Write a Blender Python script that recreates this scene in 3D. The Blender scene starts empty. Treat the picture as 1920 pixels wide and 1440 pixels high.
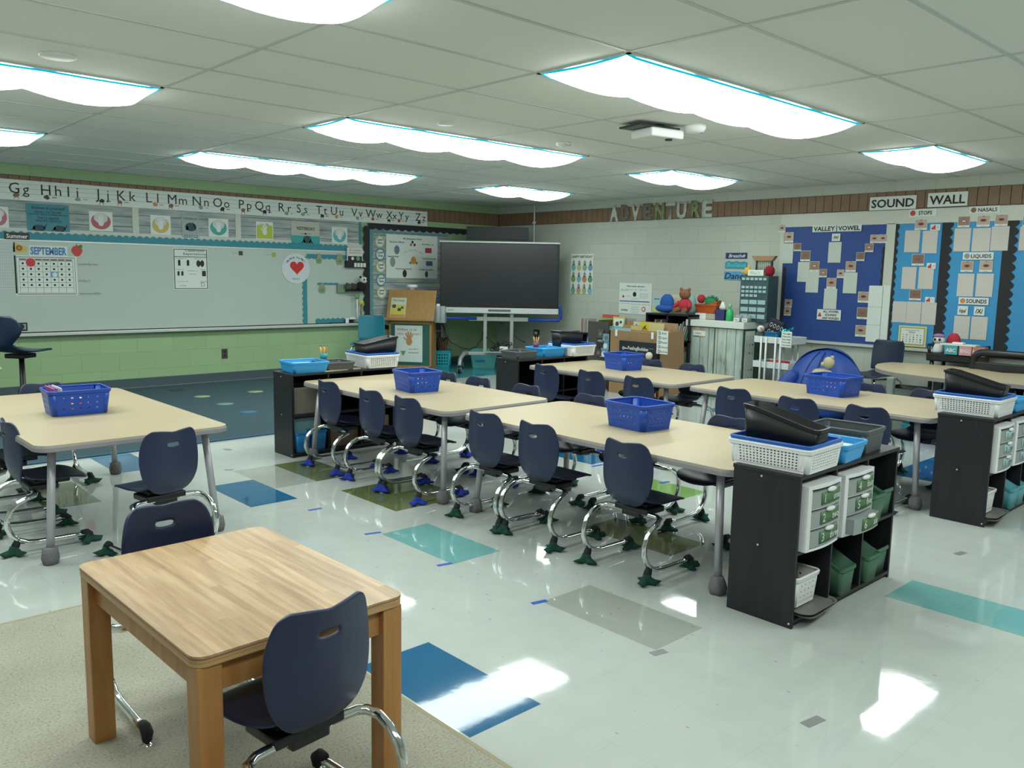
import bpy, bmesh, math, random
from mathutils import Vector, Matrix
random.seed(7)
S=bpy.context.scene; COL=S.collection
PI=math.pi
# ---------------------------------------------------------------- camera
CX,CY,CZ=-3.130,-3.220,1.400
YAW,PITCH,ROLL,FPX=.7492,-.1319,.0184,1565.5
def _axes():
    cy,sy=math.cos(YAW),math.sin(YAW); cp,sp=math.cos(PITCH),math.sin(PITCH)
    f=Vector((sy*cp,cy*cp,sp)); r=Vector((cy,-sy,0)); u=r.cross(f)
    c,s=math.cos(ROLL),math.sin(ROLL)
    return r*c+u*s, u*c-r*s, f
AR,AU,AF=_axes()
cam=bpy.data.cameras.new('camera'); camo=bpy.data.objects.new('camera',cam); COL.objects.link(camo)
cam.sensor_fit='HORIZONTAL'; cam.sensor_width=36; cam.lens=36*FPX/1920; cam.clip_start=.05; cam.clip_end=60
m=Matrix((AR,AU,-AF)).transposed().to_4x4(); m.translation=Vector((CX,CY,CZ)); camo.matrix_world=m
S.camera=camo
# ---------------------------------------------------------------- world, light, exposure
XR,YB,H=5.876,6.84,2.43            # right wall, back wall, ceiling
XL,YF=-5.6,-6.4                    # the walls behind the viewer
w=bpy.data.worlds.new('world'); S.world=w; w.use_nodes=True
w.node_tree.nodes['Background'].inputs[0].default_value=(.6,.8,.75,1); w.node_tree.nodes['Background'].inputs[1].default_value=.05
S.view_settings.view_transform='Standard'; S.view_settings.look='None'; S.view_settings.gamma=1; S.view_settings.use_curve_mapping=False
S.view_settings.exposure=0.08
LAMP=10.5                          # emission of the lit diffuser cloths
LAMP_COLOR=(.92,1.0,.945)
# ---------------------------------------------------------------- measuring helpers (a seen point on a known real plane)
def ray(x,y): return AF+AR*((x-960)/FPX)+AU*((720-y)/FPX)
C0=Vector((CX,CY,CZ))
def onX(x,y,X): d=ray(x,y); return C0+d*((X-CX)/d.x)
def onY(x,y,Y): d=ray(x,y); return C0+d*((Y-CY)/d.y)
def onZ(x,y,Z): d=ray(x,y); return C0+d*((Z-CZ)/d.z)
# ---------------------------------------------------------------- materials
MATS={}
def mat(name,color,rough=.5,metal=0,spec=.5,noise=0,nscale=20,bump=0,bscale=60,emit=None,alpha=1,trans=0,coat=0):
    if name in MATS: return MATS[name]
    m=bpy.data.materials.new(name); m.use_nodes=True; MATS[name]=m
    nt=m.node_tree; b=nt.nodes['Principled BSDF']
    c=tuple(color)+(1,)
    b.inputs['Base Color'].default_value=c; b.inputs['Roughness'].default_value=rough; b.inputs['Metallic'].default_value=metal
    b.inputs['Specular IOR Level'].default_value=spec; b.inputs['Coat Weight'].default_value=coat
    if trans: b.inputs['Transmission Weight'].default_value=trans
    if alpha<1: b.inputs['Alpha'].default_value=alpha
    if emit: b.inputs['Emission Color'].default_value=tuple(emit[0])+(1,); b.inputs['Emission Strength'].default_value=emit[1]
    tc=nt.nodes.new('ShaderNodeTexCoord')
    if noise:
        n=nt.nodes.new('ShaderNodeTexNoise'); n.inputs['Scale'].default_value=nscale; n.inputs['Detail'].default_value=4
        nt.links.new(tc.outputs['Object'],n.inputs['Vector'])
        mx=nt.nodes.new('ShaderNodeMix'); mx.data_type='RGBA'
        mx.inputs[6].default_value=tuple(max(0,v*(1-noise)) for v in color)+(1,); mx.inputs[7].default_value=tuple(min(1,v*(1+noise)) for v in color)+(1,)
        nt.links.new(n.outputs['Fac'],mx.inputs[0]); nt.links.new(mx.outputs[2],b.inputs['Base Color'])
    if bump:
        n=nt.nodes.new('ShaderNodeTexNoise'); n.inputs['Scale'].default_value=bscale; n.inputs['Detail'].default_value=3
        nt.links.new(tc.outputs['Object'],n.inputs['Vector'])
        bp=nt.nodes.new('ShaderNodeBump'); bp.inputs['Strength'].default_value=bump; bp.inputs['Distance'].default_value=.01
        nt.links.new(n.outputs['Fac'],bp.inputs['Height']); nt.links.new(bp.outputs[0],b.inputs['Normal'])
    return m
def nodes_of(m): return m.node_tree, m.node_tree.nodes['Principled BSDF']
def ramp(nt,stops):
    r=nt.nodes.new('ShaderNodeValToRGB'); e=r.color_ramp.elements
    while len(e)<len(stops): e.new(.5)
    for k,(p,c) in enumerate(stops): e[k].position=p; e[k].color=tuple(c)+(1,)
    return r
def wood_mat(name,cols,rough=.4,scale=(1,12,1),nscale=3,coord='Object',spec=.5):
    m=mat(name,cols[0],rough,spec=spec); nt,b=nodes_of(m)
    tc=nt.nodes.new('ShaderNodeTexCoord'); mp=nt.nodes.new('ShaderNodeMapping'); mp.inputs['Scale'].default_value=scale
    n=nt.nodes.new('ShaderNodeTexNoise'); n.inputs['Scale'].default_value=nscale; n.inputs['Detail'].default_value=6; n.inputs['Distortion'].default_value=.3
    k=len(cols); r=ramp(nt,[(.3+.4*i/(k-1),c) for i,c in enumerate(cols)])
    nt.links.new(tc.outputs[coord],mp.inputs[0]); nt.links.new(mp.outputs[0],n.inputs['Vector']); nt.links.new(n.outputs['Fac'],r.inputs[0]); nt.links.new(r.outputs[0],b.inputs['Base Color'])
    return m
# ---------------------------------------------------------------- mesh builder
class MB:
    def __init__(s): s.v=[]; s.f=[]; s.mi=[]; s.sm=[]; s.M=None
    def add(s,vs,fs,mi=0,sm=False):
        o=len(s.v)
        s.v+= [ (s.M@Vector(v)) if s.M else Vector(v) for v in vs]
        for f in fs: s.f.append([i+o for i in f]); s.mi.append(mi); s.sm.append(sm)
        return s
    def box(s,x0,y0,z0,x1,y1,z1,mi=0):
        vs=[(x,y,z) for z in (z0,z1) for y in (y0,y1) for x in (x0,x1)]
        return s.add(vs,[(0,2,3,1),(4,5,7,6),(0,1,5,4),(2,6,7,3),(0,4,6,2),(1,3,7,5)],mi)
    def prism(s,poly,a0,a1,axis='y',mi=0,sm=False):
        n=len(poly)
        if axis=='y': f=lambda p,a:(p[0],a,p[1])
        elif axis=='z': f=lambda p,a:(p[0],p[1],a)
        else: f=lambda p,a:(a,p[0],p[1])
        vs=[f(p,a0) for p in poly]+[f(p,a1) for p in poly]
        s.add(vs,[list(range(n))[::-1],list(range(n,2*n))],mi)
        return s.add(vs,[(i,(i+1)%n,n+(i+1)%n,n+i) for i in range(n)],mi,sm)
    def loft(s,rings,mi=0,sm=True,cap=True,closed=True):
        n=len(rings[0]); vs=[p for r in rings for p in r]; fs=[]
        for k in range(len(rings)-1):
            for i in range(n if closed else n-1):
                j=(i+1)%n; fs.append((k*n+i,k*n+j,(k+1)*n+j,(k+1)*n+i))
        s.add(vs,fs,mi,sm)
        if cap: s.add(rings[0],[list(range(n))[::-1]],mi); s.add(rings[-1],[list(range(n))],mi)
        return s
    def cyl(s,p0,p1,r0,r1=None,n=12,mi=0,cap=True):
        r1=r0 if r1 is None else r1
        p0=Vector(p0);p1=Vector(p1); d=(p1-p0).normalized(); a=d.orthogonal().normalized(); b=d.cross(a)
        rg=lambda p,r:[p+(a*math.cos(t)+b*math.sin(t))*r for t in [2*PI*i/n for i in range(n)]]
        return s.loft([rg(p0,r0),rg(p1,r1)],mi,True,cap)
    def tube(s,pts,r,n=8,mi=0,cap=True,rs=None):
        P=[Vector(p) for p in pts]; rings=[]; a=None
        for i,p in enumerate(P):
            d=(P[min(i+1,len(P)-1)]-P[max(i-1,0)]).normalized()
            if a is None: a=d.orthogonal().normalized()
            else: a=(a-d*a.dot(d)).normalized()
            b=d.cross(a); rr=rs[i] if rs else r
            rings.append([p+(a*math.cos(t)+b*math.sin(t))*rr for t in [2*PI*k/n for k in range(n)]])
        return s.loft(rings,mi,True,cap)
    def lathe(s,prof,c=(0,0,0),n=20,mi=0,cap=True):
        return s.loft([[(c[0]+r*math.cos(t),c[1]+r*math.sin(t),c[2]+z) for t in [2*PI*k/n for k in range(n)]] for r,z in prof],mi,True,cap)
    def ell(s,c,r,n=14,mi=0,jit=0):
        k=n//2+1; R=[]
        for i in range(1,k):
            ph=PI*i/k; R.append([(c[0]+r[0]*math.sin(ph)*math.cos(t)*(1+random.uniform(-jit,jit)),c[1]+r[1]*math.sin(ph)*math.sin(t)*(1+random.uniform(-jit,jit)),c[2]-r[2]*math.cos(ph)) for t in [2*PI*q/n for q in range(n)]])
        return s.loft(R,mi,True,True)
    def grid(s,P,mi=0,sm=True,skip=None):
        R=len(P);Cn=len(P[0]); vs=[p for r in P for p in r]; fs=[]
        for i in range(R-1):
            for j in range(Cn-1):
                if skip and skip(i,j): continue
                fs.append((i*Cn+j,i*Cn+j+1,(i+1)*Cn+j+1,(i+1)*Cn+j))
        return s.add(vs,fs,mi,sm)
    def build(s,name,mats,parent=None,loc=None,bevel=0,bseg=2,sub=0,solid=0,off=0,merge=False,rot=None):
        me=bpy.data.meshes.new(name); me.from_pydata([tuple(v) for v in s.v],[],s.f)
        for m_ in (mats if isinstance(mats,(list,tuple)) else [mats]): me.materials.append(m_)
        me.polygons.foreach_set('material_index',s.mi); me.polygons.foreach_set('use_smooth',s.sm)
        bm=bmesh.new(); bm.from_mesh(me)
        bmesh.ops.remove_doubles(bm,verts=bm.verts,dist=1e-5)
        if not merge: bmesh.ops.recalc_face_normals(bm,faces=bm.faces)
        bm.to_mesh(me); bm.free(); me.update()
        o=bpy.data.objects.new(name,me); COL.objects.link(o)
        if parent: o.parent=parent
        if loc is not None: o.location=loc
        if rot: o.rotation_euler=rot
        if solid: md=o.modifiers.new('s','SOLIDIFY'); md.thickness=solid; md.offset=off
        if bevel: md=o.modifiers.new('b','BEVEL'); md.width=bevel; md.segments=bseg; md.limit_method='ANGLE'; md.angle_limit=.7
        if sub: md=o.modifiers.new('u','SUBSURF'); md.levels=sub; md.render_levels=sub
        return o
def tag(o,label=None,cat=None,group=None,kind=None):
    if label: o['label']=label
    if cat: o['category']=cat
    if group: o['group']=group
    if kind: o['kind']=kind
    return o
def thing(name,label,cat,loc=(0,0,0),rz=0,group=None,rot=None):
    o=bpy.data.objects.new(name,None); o.empty_display_size=.1; COL.objects.link(o); o.location=loc; o.rotation_euler=rot or (0,0,rz)
    return tag(o,label,cat,group)
def struct(o): o['kind']='structure'; return o
def copy_tree(o,parent=None):
    c=o.copy(); COL.objects.link(c)
    if parent: c.parent=parent
    for ch in list(o.children): copy_tree(ch,c)
    return c
def rrect(x0,y0,x1,y1,r,n=6):
    P=[]
    for cx,cy,a in ((x1-r,y1-r,0),(x0+r,y1-r,90),(x0+r,y0+r,180),(x1-r,y0+r,270)):
        for k in range(n+1):
            t=math.radians(a+90*k/n); P.append((cx+r*math.cos(t),cy+r*math.sin(t)))
    return P
_T={}
def text(s,h,m,parent,x,z,y,width=None,name='writing',align='CENTER',bold=0,shear=0,rotx=PI/2,rz=0,ry=0,valign='C'):
    key=(s,align,bold,shear)
    if key not in _T:
        cu=bpy.data.curves.new('t','FONT'); cu.body=s; cu.size=1/.72; cu.align_x=align; cu.offset=bold; cu.shear=shear; cu.resolution_u=2; cu.space_line=.95
        o=bpy.data.objects.new('t',cu); me=bpy.data.meshes.new_from_object(o); bpy.data.objects.remove(o); bpy.data.curves.remove(cu)
        me.transform(Matrix.Rotation(PI/2,4,'X')); _T[key]=me
    me=_T[key].copy(); me.name=name
    xs=[v.co.x for v in me.vertices] or [0]; sx=h
    if width: sx=width/max(1e-4,(max(xs)-min(xs)))
    me.transform(Matrix.Diagonal((sx,1,h,1))); me.materials.clear(); me.materials.append(m)
    o=bpy.data.objects.new(name,me); COL.objects.link(o)
    if parent: o.parent=parent
    nl_=s.count('\n'); dz=0 if valign!='C' else -h/2+nl_*.66*h
    o.location=(x,y,z+dz); o.rotation_euler=(0,ry,rz)
    return o
# ---------------------------------------------------------------- palette
white=mat('white_plastic',(.78,.79,.80),.35); paper=mat('paper_white',(.66,.72,.68),.6,spec=.25)
cream=mat('paper_cream',(.55,.56,.49),.6,spec=.25); black=mat('black_ink',(.012,.013,.014),.6); blackp=mat('black_plastic',(.008,.009,.012),.35)
darkbrd=mat('black_border_paper',(.012,.014,.018),.7); teal=mat('teal_paper',(.03,.22,.28),.6); tealb=mat('teal_plastic',(.015,.30,.38),.35)
chrome=mat('chrome',(.75,.77,.78),.09,1); steel=mat('grey_metal_leg',(.40,.40,.43),.35,.35); red=mat('red_ink',(.55,.03,.04),.5)
navy=mat('navy_shell_plastic',(.016,.025,.068),.38,noise=.08,nscale=4,bump=.05,bscale=700)
blueb=mat('royal_blue_plastic',(.008,.062,.40),.35); skyb=mat('sky_blue_plastic',(.03,.33,.72),.35); trayb=mat('tray_blue_plastic',(.01,.11,.46),.35)
greyp=mat('grey_plastic',(.09,.11,.12),.45); silver=mat('silver_plastic',(.55,.58,.58),.3)
ash=wood_mat('black_ash_laminate',[(.007,.007,.010),(.010,.010,.014),(.015,.015,.020)],.45,scale=(14,14,1),nscale=3)
maple=mat('maple_laminate',(.45,.37,.235),.38,noise=.05,nscale=3,bump=.01)
edgeg=mat('grey_edge_band',(.25,.235,.245),.5)
feltg=mat('green_felt',(.006,.05,.035),.95); feltb=mat('blue_felt',(.012,.035,.32),.95); sockb=mat('black_rubber_sleeve',(.01,.01,.013),.8); sockg=mat('grey_felt_sock',(.16,.16,.17),.95,noise=.2,nscale=60,bump=.4,bscale=120)
oak=wood_mat('oak_veneer',[(.34,.19,.06),(.37,.21,.07),(.41,.24,.085)],.4,scale=(6,6,.8),nscale=5)
oakl=wood_mat('pale_butcher_block',[(.34,.205,.105),(.43,.285,.155),(.51,.365,.225)],.32,scale=(26,1.6,1),nscale=2.2)
nt,bs=nodes_of(oakl); tc=nt.nodes.new('ShaderNodeTexCoord'); sp=nt.nodes.new('ShaderNodeSeparateXYZ'); nt.links.new(tc.outputs['Object'],sp.inputs[0])
fx=nt.nodes.new('ShaderNodeMath'); fx.operation='MULTIPLY'; fx.inputs[1].default_value=38; fl=nt.nodes.new('ShaderNodeMath'); fl.operation='FLOOR'; nt.links.new(sp.outputs[0],fx.inputs[0]); nt.links.new(fx.outputs[0],fl.inputs[0])
w1=nt.nodes.new('ShaderNodeTexWhiteNoise'); w1.noise_dimensions='1D'; nt.links.new(fl.outputs[0],w1.inputs['W'])
ya=nt.nodes.new('ShaderNodeMath'); ya.operation='MULTIPLY_ADD'; ya.inputs[1].default_value=2.2; nt.links.new(sp.outputs[1],ya.inputs[0]); nt.links.new(w1.outputs['Value'],ya.inputs[2]); fy=nt.nodes.new('ShaderNodeMath'); fy.operation='FLOOR'; nt.links.new(ya.outputs[0],fy.inputs[0])
cv=nt.nodes.new('ShaderNodeCombineXYZ'); nt.links.new(fl.outputs[0],cv.inputs[0]); nt.links.new(fy.outputs[0],cv.inputs[1]); w2=nt.nodes.new('ShaderNodeTexWhiteNoise'); w2.noise_dimensions='2D'; nt.links.new(cv.outputs[0],w2.inputs['Vector'])
r=ramp(nt,[(0,(.80,.76,.70)),(1,(1.12,1.12,1.10))]); nt.links.new(w2.outputs['Value'],r.inputs[0]); mx=nt.nodes.new('ShaderNodeMix'); mx.data_type='RGBA'; mx.blend_type='MULTIPLY'; mx.inputs[0].default_value=1
src=bs.inputs['Base Color'].links[0].from_socket; nt.links.new(src,mx.inputs[6]); nt.links.new(r.outputs[0],mx.inputs[7]); nt.links.new(mx.outputs[2],bs.inputs['Base Color'])
green=mat('green_bin_plastic',(.055,.14,.085),.45)
# ================================================================ THE ROOM
TX0,TY0=-.375,-.80
FT=.3048
def tx(n): return TX0+n*FT
def ty(n): return TY0+n*FT
floor_cols=[('floor_tile',(.44,.478,.455)),('tile_teal',(.16,.37,.37)),('tile_beige',(.32,.34,.31)),('tile_blue',(.012,.11,.24)),('tile_olive',(.12,.145,.06)),('tile_green',(.17,.33,.09)),('tile_deep_teal',(.03,.24,.28))]
fm=[]
for nme,c in floor_cols:
    m=mat(nme,c,.075,spec=.42); nt,b=nodes_of(m); fm.append(m)
    tc=nt.nodes.new('ShaderNodeTexCoord')
    # small stretched chips
    mp=nt.nodes.new('ShaderNodeMapping'); mp.inputs['Scale'].default_value=(1,.45,1); mp.inputs['Rotation'].default_value=(0,0,.5)
    v=nt.nodes.new('ShaderNodeTexVoronoi'); v.inputs['Scale'].default_value=16; v.inputs['Randomness'].default_value=1
    nt.links.new(tc.outputs['Object'],mp.inputs[0]); nt.links.new(mp.outputs[0],v.inputs['Vector'])
    lt=nt.nodes.new('ShaderNodeMath'); lt.operation='LESS_THAN'; lt.inputs[1].default_value=.055; nt.links.new(v.outputs['Distance'],lt.inputs[0])
    n=nt.nodes.new('ShaderNodeTexNoise'); n.inputs['Scale'].default_value=9; n.inputs['Detail'].default_value=8; nt.links.new(tc.outputs['Object'],n.inputs['Vector'])
    r=ramp(nt,[(.35,tuple(x*.975 for x in c)),(.65,tuple(min(1,x*1.02) for x in c))]); nt.links.new(n.outputs['Fac'],r.inputs[0])
    mx=nt.nodes.new('ShaderNodeMix'); mx.data_type='RGBA'; mul=nt.nodes.new('ShaderNodeMath'); mul.operation='MULTIPLY'; mul.inputs[1].default_value=.55
    nt.links.new(lt.outputs[0],mul.inputs[0]); nt.links.new(mul.outputs[0],mx.inputs[0]); nt.links.new(r.outputs[0],mx.inputs[6]); mx.inputs[7].default_value=tuple(x*.35 for x in c)+(1,)
    # hairline joints every foot
    br=nt.nodes.new('ShaderNodeTexBrick'); br.offset=0; br.squash=1
    mp2=nt.nodes.new('ShaderNodeMapping'); mp2.inputs['Location'].default_value=(-TX0,-TY0,0); nt.links.new(tc.outputs['Object'],mp2.inputs[0]); nt.links.new(mp2.outputs[0],br.inputs['Vector'])
    br.inputs['Scale'].default_value=1; br.inputs['Mortar Size'].default_value=.0012; br.inputs['Brick Width'].default_value=FT; br.inputs['Row Height'].default_value=FT; br.inputs['Mortar Smooth'].default_value=.3
    mj=nt.nodes.new('ShaderNodeMix'); mj.data_type='RGBA'; mm=nt.nodes.new('ShaderNodeMath'); mm.operation='MULTIPLY'; mm.inputs[1].default_value=.16
    nt.links.new(br.outputs['Fac'],mm.inputs[0]); nt.links.new(mm.outputs[0],mj.inputs[0]); nt.links.new(mx.outputs[2],mj.inputs[6]); mj.inputs[7].default_value=tuple(x*.3 for x in c)+(1,)
    nt.links.new(mj.outputs[2],b.inputs['Base Color'])
    # polish: slightly uneven wax
    n2=nt.nodes.new('ShaderNodeTexNoise'); n2.inputs['Scale'].default_value=5; n2.inputs['Detail'].default_value=5; nt.links.new(tc.outputs['Object'],n2.inputs['Vector'])
    bp=nt.nodes.new('ShaderNodeBump'); bp.inputs['Strength'].default_value=.035; bp.inputs['Distance'].default_value=.01; nt.links.new(n2.outputs['Fac'],bp.inputs['Height']); nt.links.new(bp.outputs[0],b.inputs['Normal'])
    rr=nt.nodes.new('ShaderNodeMapRange'); rr.inputs[3].default_value=.02; rr.inputs[4].default_value=.075; nt.links.new(n.outputs['Fac'],rr.inputs[0]); nt.links.new(rr.outputs[0],b.inputs['Roughness'])
patches=[(tx(-1),tx(0),ty(-2),ty(0),2),(tx(-1),tx(0),ty(2),ty(4),1),(tx(-4),tx(-3),ty(-2),ty(0),3),(tx(-2),tx(-1),ty(7),ty(9),3),(tx(-1),tx(0),ty(8),ty(10),2),
 (-1.31,-1.03,2.66,3.24,3),(-1.31,-1.03,3.24,3.60,1),(-1.90,-1.61,2.0,2.62,4),(tx(2),tx(3),ty(0),ty(2),4),(tx(5),tx(6),ty(2),ty(4),5),(tx(0),tx(1),ty(8),ty(10),4),(tx(0),tx(1.8),ty(5),ty(7),4),
 (tx(3),tx(4),-2.36,-1.745,1),(3.0,XR,5.35,YB,6),(1.45,1.75,.82,1.40,3),(2.95,XR,-1.1,-.72,3),(3.4,3.7,.2,.8,5),(4.3,4.6,1.2,1.8,3),(4.7,5.0,.3,.9,1)]
xs=sorted({XL,XR,*[p[0] for p in patches],*[p[1] for p in patches]}); ys=sorted({YF,YB,*[p[2] for p in patches],*[p[3] for p in patches]})
b=MB()
for i in range(len(xs)-1):
    for j in range(len(ys)-1):
        cx,cy=(xs[i]+xs[i+1])/2,(ys[j]+ys[j+1])/2; mi=0
        for p in patches:
            if p[0]<cx<p[1] and p[2]<cy<p[3]: mi=p[4]
        b.add([(xs[i],ys[j],0),(xs[i+1],ys[j],0),(xs[i+1],ys[j+1],0),(xs[i],ys[j+1],0)],[(0,1,2,3)],mi)
b.add([(XL,YF,-.1),(XR,YF,-.1),(XR,YB,-.1),(XL,YB,-.1)],[(3,2,1,0)])
struct(b.build('floor',fm))
# walls (painted block)
def block_mat(name,c):
    m=mat(name,c,.45,spec=.35); nt,bs=nodes_of(m); tc=nt.nodes.new('ShaderNodeTexCoord')
    sp=nt.nodes.new('ShaderNodeSeparateXYZ'); cb=nt.nodes.new('ShaderNodeCombineXYZ'); ad=nt.nodes.new('ShaderNodeMath'); ad.operation='ADD'
    nt.links.new(tc.outputs['Object'],sp.inputs[0]); nt.links.new(sp.outputs[0],ad.inputs[0]); nt.links.new(sp.outputs[1],ad.inputs[1]); nt.links.new(ad.outputs[0],cb.inputs[0]); nt.links.new(sp.outputs[2],cb.inputs[1])
    br=nt.nodes.new('ShaderNodeTexBrick'); br.inputs['Scale'].default_value=1; br.inputs['Brick Width'].default_value=.406; br.inputs['Row Height'].default_value=.203; br.inputs['Mortar Size'].default_value=.004; br.inputs['Mortar Smooth'].default_value=.8
    br.inputs['Color1'].default_value=tuple(x*.97 for x in c)+(1,); br.inputs['Color2'].default_value=tuple(min(1,x*1.03) for x in c)+(1,); br.inputs['Mortar'].default_value=tuple(x*.86 for x in c)+(1,)
    nt.links.new(cb.outputs[0],br.inputs['Vector']); nt.links.new(br.outputs['Color'],bs.inputs['Base Color'])
    bp=nt.nodes.new('ShaderNodeBump'); bp.invert=True; bp.inputs['Strength'].default_value=.35; bp.inputs['Distance'].default_value=.004; nt.links.new(br.outputs['Fac'],bp.inputs['Height']); nt.links.new(bp.outputs[0],bs.inputs['Normal'])
    return m
greenw=block_mat('green_painted_block',(.31,.46,.25)); greyw=block_mat('grey_painted_block',(.47,.51,.45))
struct(MB().box(XL-.1,YB,-.1,XR+.1,YB+.1,H+.1).build('wall_back',greenw))
struct(MB().box(XR,YF-.1,-.1,XR+.1,YB+.1,H+.1).build('wall_right',greyw))
struct(MB().box(XL-.1,YF-.1,-.1,XL,YB,H+.1).build('wall_left',greyw))
struct(MB().box(XL,YF-.1,-.1,XR,YF,H+.1).build('wall_front',greyw))
# ceiling panels and grid bars
ceilm=mat('ceiling_panel',(.74,.76,.72),.85,spec=.15,noise=.03,nscale=60,bump=.1,bscale=250); bar=mat('ceiling_grid_bar',(.52,.55,.52),.5)
b=MB().box(XL-.1,YF-.1,H,XR+.1,YB+.1,H+.1,0); gx=4*FT; gy=2*FT
k=-5
while k*gx<XR:
    if k*gx>XL: b.box(k*gx-.011,YF,H-.004,k*gx+.011,YB,H+.002,1)
    k+=1
k=-11
while k*gy<YB:
    if k*gy>YF: b.box(XL,k*gy-.011,H-.0035,XR,k*gy+.011,H+.002,1)
    k+=1
struct(b.build('ceiling',[ceilm,bar]))
base=mat('grey_vinyl_baseboard',(.055,.085,.10),.5)
struct(MB().box(XL,YB-.008,0,XR,YB,.105).build('baseboard_back',base,bevel=.003)); struct(MB().box(XR-.008,YF,0,XR,YB,.105).build('baseboard_right',base,bevel=.003))
# brown ribbed tile band under the ceiling
brown=mat('brown_ribbed_panel',(.20,.125,.075),.6,noise=.25,nscale=6); nt,bs=nodes_of(brown)
def ribs(b,x0,x1,wall):
    n=int((x1-x0)/.098)
    for i in range(n):
        a=x0+(x1-x0)*i/n; c=x0+(x1-x0)*(i+1)/n
        if wall=='b': b.box(a+.003,YB-.016,2.14,c-.003,YB-.002,2.315)
        else: b.box(XR-.016,a+.003,2.14,XR-.002,c-.003,2.315)
brd=mat('dark_panel_joint',(.045,.033,.025),.8)
b=MB(); ribs(b,XL,XR-.02,'b'); b.box(XL,YB-.008,2.135,XR,YB-.0005,2.32,1); struct(b.build('trim_1',[brown,brd]))
b=MB(); ribs(b,YF,YB-.02,'r'); b.box(XR-.008,YF,2.135,XR-.0005,YB,2.32,1); struct(b.build('trim_2',[brown,brd]))
# ---------------------------------------------------------------- ceiling lights
cloth=mat('lit_diffuser_cloth',(.8,.95,.95),.8,emit=(LAMP_COLOR,LAMP)); hem=mat('cyan_cloth_hem',(.0,.35,.55),.8,emit=((.0,.55,.75),.55))
frame_m=mat('light_frame',(.7,.72,.70),.5)
def lamp(i0,i1,j,label):
    x0=i0*gx; x1=i1*gx; y1=-j*gy; y0=y1-gy; L=x1-x0
    t=thing('ceiling_light',label,'ceiling light',((x0+x1)/2,(y0+y1)/2,H),0,'cloth covered ceiling lights')
    b=MB(); hx,hy=L/2,gy/2
    for (a,c,d,e) in ((-hx,-hy,hx,-hy+.02),(-hx,hy-.02,hx,hy),(-hx,-hy,-hx+.02,hy),(hx-.02,-hy,hx,hy)): b.box(a,c,-.008,d,e,.0)
    b.build('frame',frame_m,t)
    nseg=int(round(L/(2*FT))); nu=nseg*10; nv=12; P=[]
    for u in range(nu+1):
        s=u/nu*nseg; fr=s-math.floor(s) if u<nu else 1; row=[]
        gather=math.sin(PI*fr)**.8
        for v in range(nv+1):
            q=v/nv; cross=math.sin(PI*q)**.7
            sag=.012+cross*(.035+.055*gather)+.006*gather*(1 if q in(0,1) else 0)
            pinch=(1-gather)*.012
            row.append((-hx+.012+(L-.024)*u/nu, -hy+.012+pinch+(gy-.024-2*pinch)*q, -sag*(.35 if u in (0,nu) else 1)))
        P.append(row)
    MB().grid(P).build('diffuser_cloth',cloth,t)
    b=MB()
    b.tube([P[u][0] for u in range(nu+1)],.006,6); b.tube([P[u][nv] for u in range(nu+1)],.006,6); b.tube([P[0][v] for v in range(nv+1)],.006,6); b.tube([P[nu][v] for v in range(nv+1)],.006,6)
    b.build('cloth_hem',hem,t)
lamp(0,2,0,'four-panel cloth covered ceiling light, largest one, right of centre overhead')
lamp(0,2,-4,'four-scallop cloth covered ceiling light left of the projector')
lamp(0,2,-8,'four-scallop cloth covered ceiling light nearest the alphabet strip')
lamp(-3,-1,0,'cloth covered ceiling light cut by the top edge of the photo')
lamp(-3,-1,-4,'cloth covered ceiling light at the upper left, ending beside the round ceiling disc')
lamp(-3,-1,-8,'cloth covered ceiling light with only its tip showing at the far left')
lamp(3,4,0,'short two-scallop ceiling light above the SOUND WALL sign')
lamp(3,4,-4,'short two-scallop ceiling light above the ADVENTURE letters')
lamp(3,4,-8,'short two-scallop ceiling light just before the television corner')
for a,s_ in (((0,2,5),'to the right'),((3,4,5),'far to the right'),((-3,-1,5),'straight above')): lamp(*a,'cloth covered ceiling light behind the viewer, '+s_)
# small ceiling fittings
def ceil_thing(name,label,cat,px,py,z=H): p=onZ(px,py,z); return thing(name,label,cat,(p.x,p.y,H))
t=ceil_thing('ceiling_projector','white short projector with dark mount under the ceiling','projector',1236,252,2.37)
b=MB(); b.M=Matrix.Rotation(-.2,4,'Z'); b.box(-.16,-.11,-.095,.13,.11,-.035); b.build('body',white,t,bevel=.012)
b=MB(); b.M=Matrix.Rotation(-.2,4,'Z'); b.box(-.26,-.10,-.035,.10,.12,-.022); b.cyl((-.02,0,-.03),(-.02,0,0),.05,n=16); b.build('mount',blackp,t,bevel=.004)
MB().cyl((.03,-.06,-.105),(.03,-.06,-.092),.025).build('lens',blackp,t)
for (px,py,r,lb) in ((108,104,.085,'flat round ceiling disc above the upper left light'),(836,231,.06,'flat round ceiling disc near the middle of the ceiling'),(1377,323,.06,'flat round ceiling disc near the right wall')):
    t=ceil_thing('ceiling_disc',lb,'ceiling disc',px,py); MB().lathe([(r,0),(r,-.006),(r*.92,-.011),(.001,-.013)],n=28).build('cover',frame_m,t)
t=ceil_thing('smoke_detector','round white smoke detector beside the projector','smoke detector',1303,241,2.41)
MB().lathe([(.075,0),(.075,-.02),(.06,-.045),(.03,-.052),(.001,-.052)],n=24).build('housing',white,t); MB().ell((.03,-.03,-.045),(.012,.012,.008),8).build('indicator',greyp,t)
t=ceil_thing('ceiling_sensor','small white ceiling sensor above the long middle light','sensor',1056,274,2.40)
MB().lathe([(.06,0),(.055,-.02),(.03,-.035),(.001,-.04)],n=20).build('housing',white,t); MB().box(-.03,-.05,-.03,.03,-.02,-.01).build('lens',silver,t)
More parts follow.
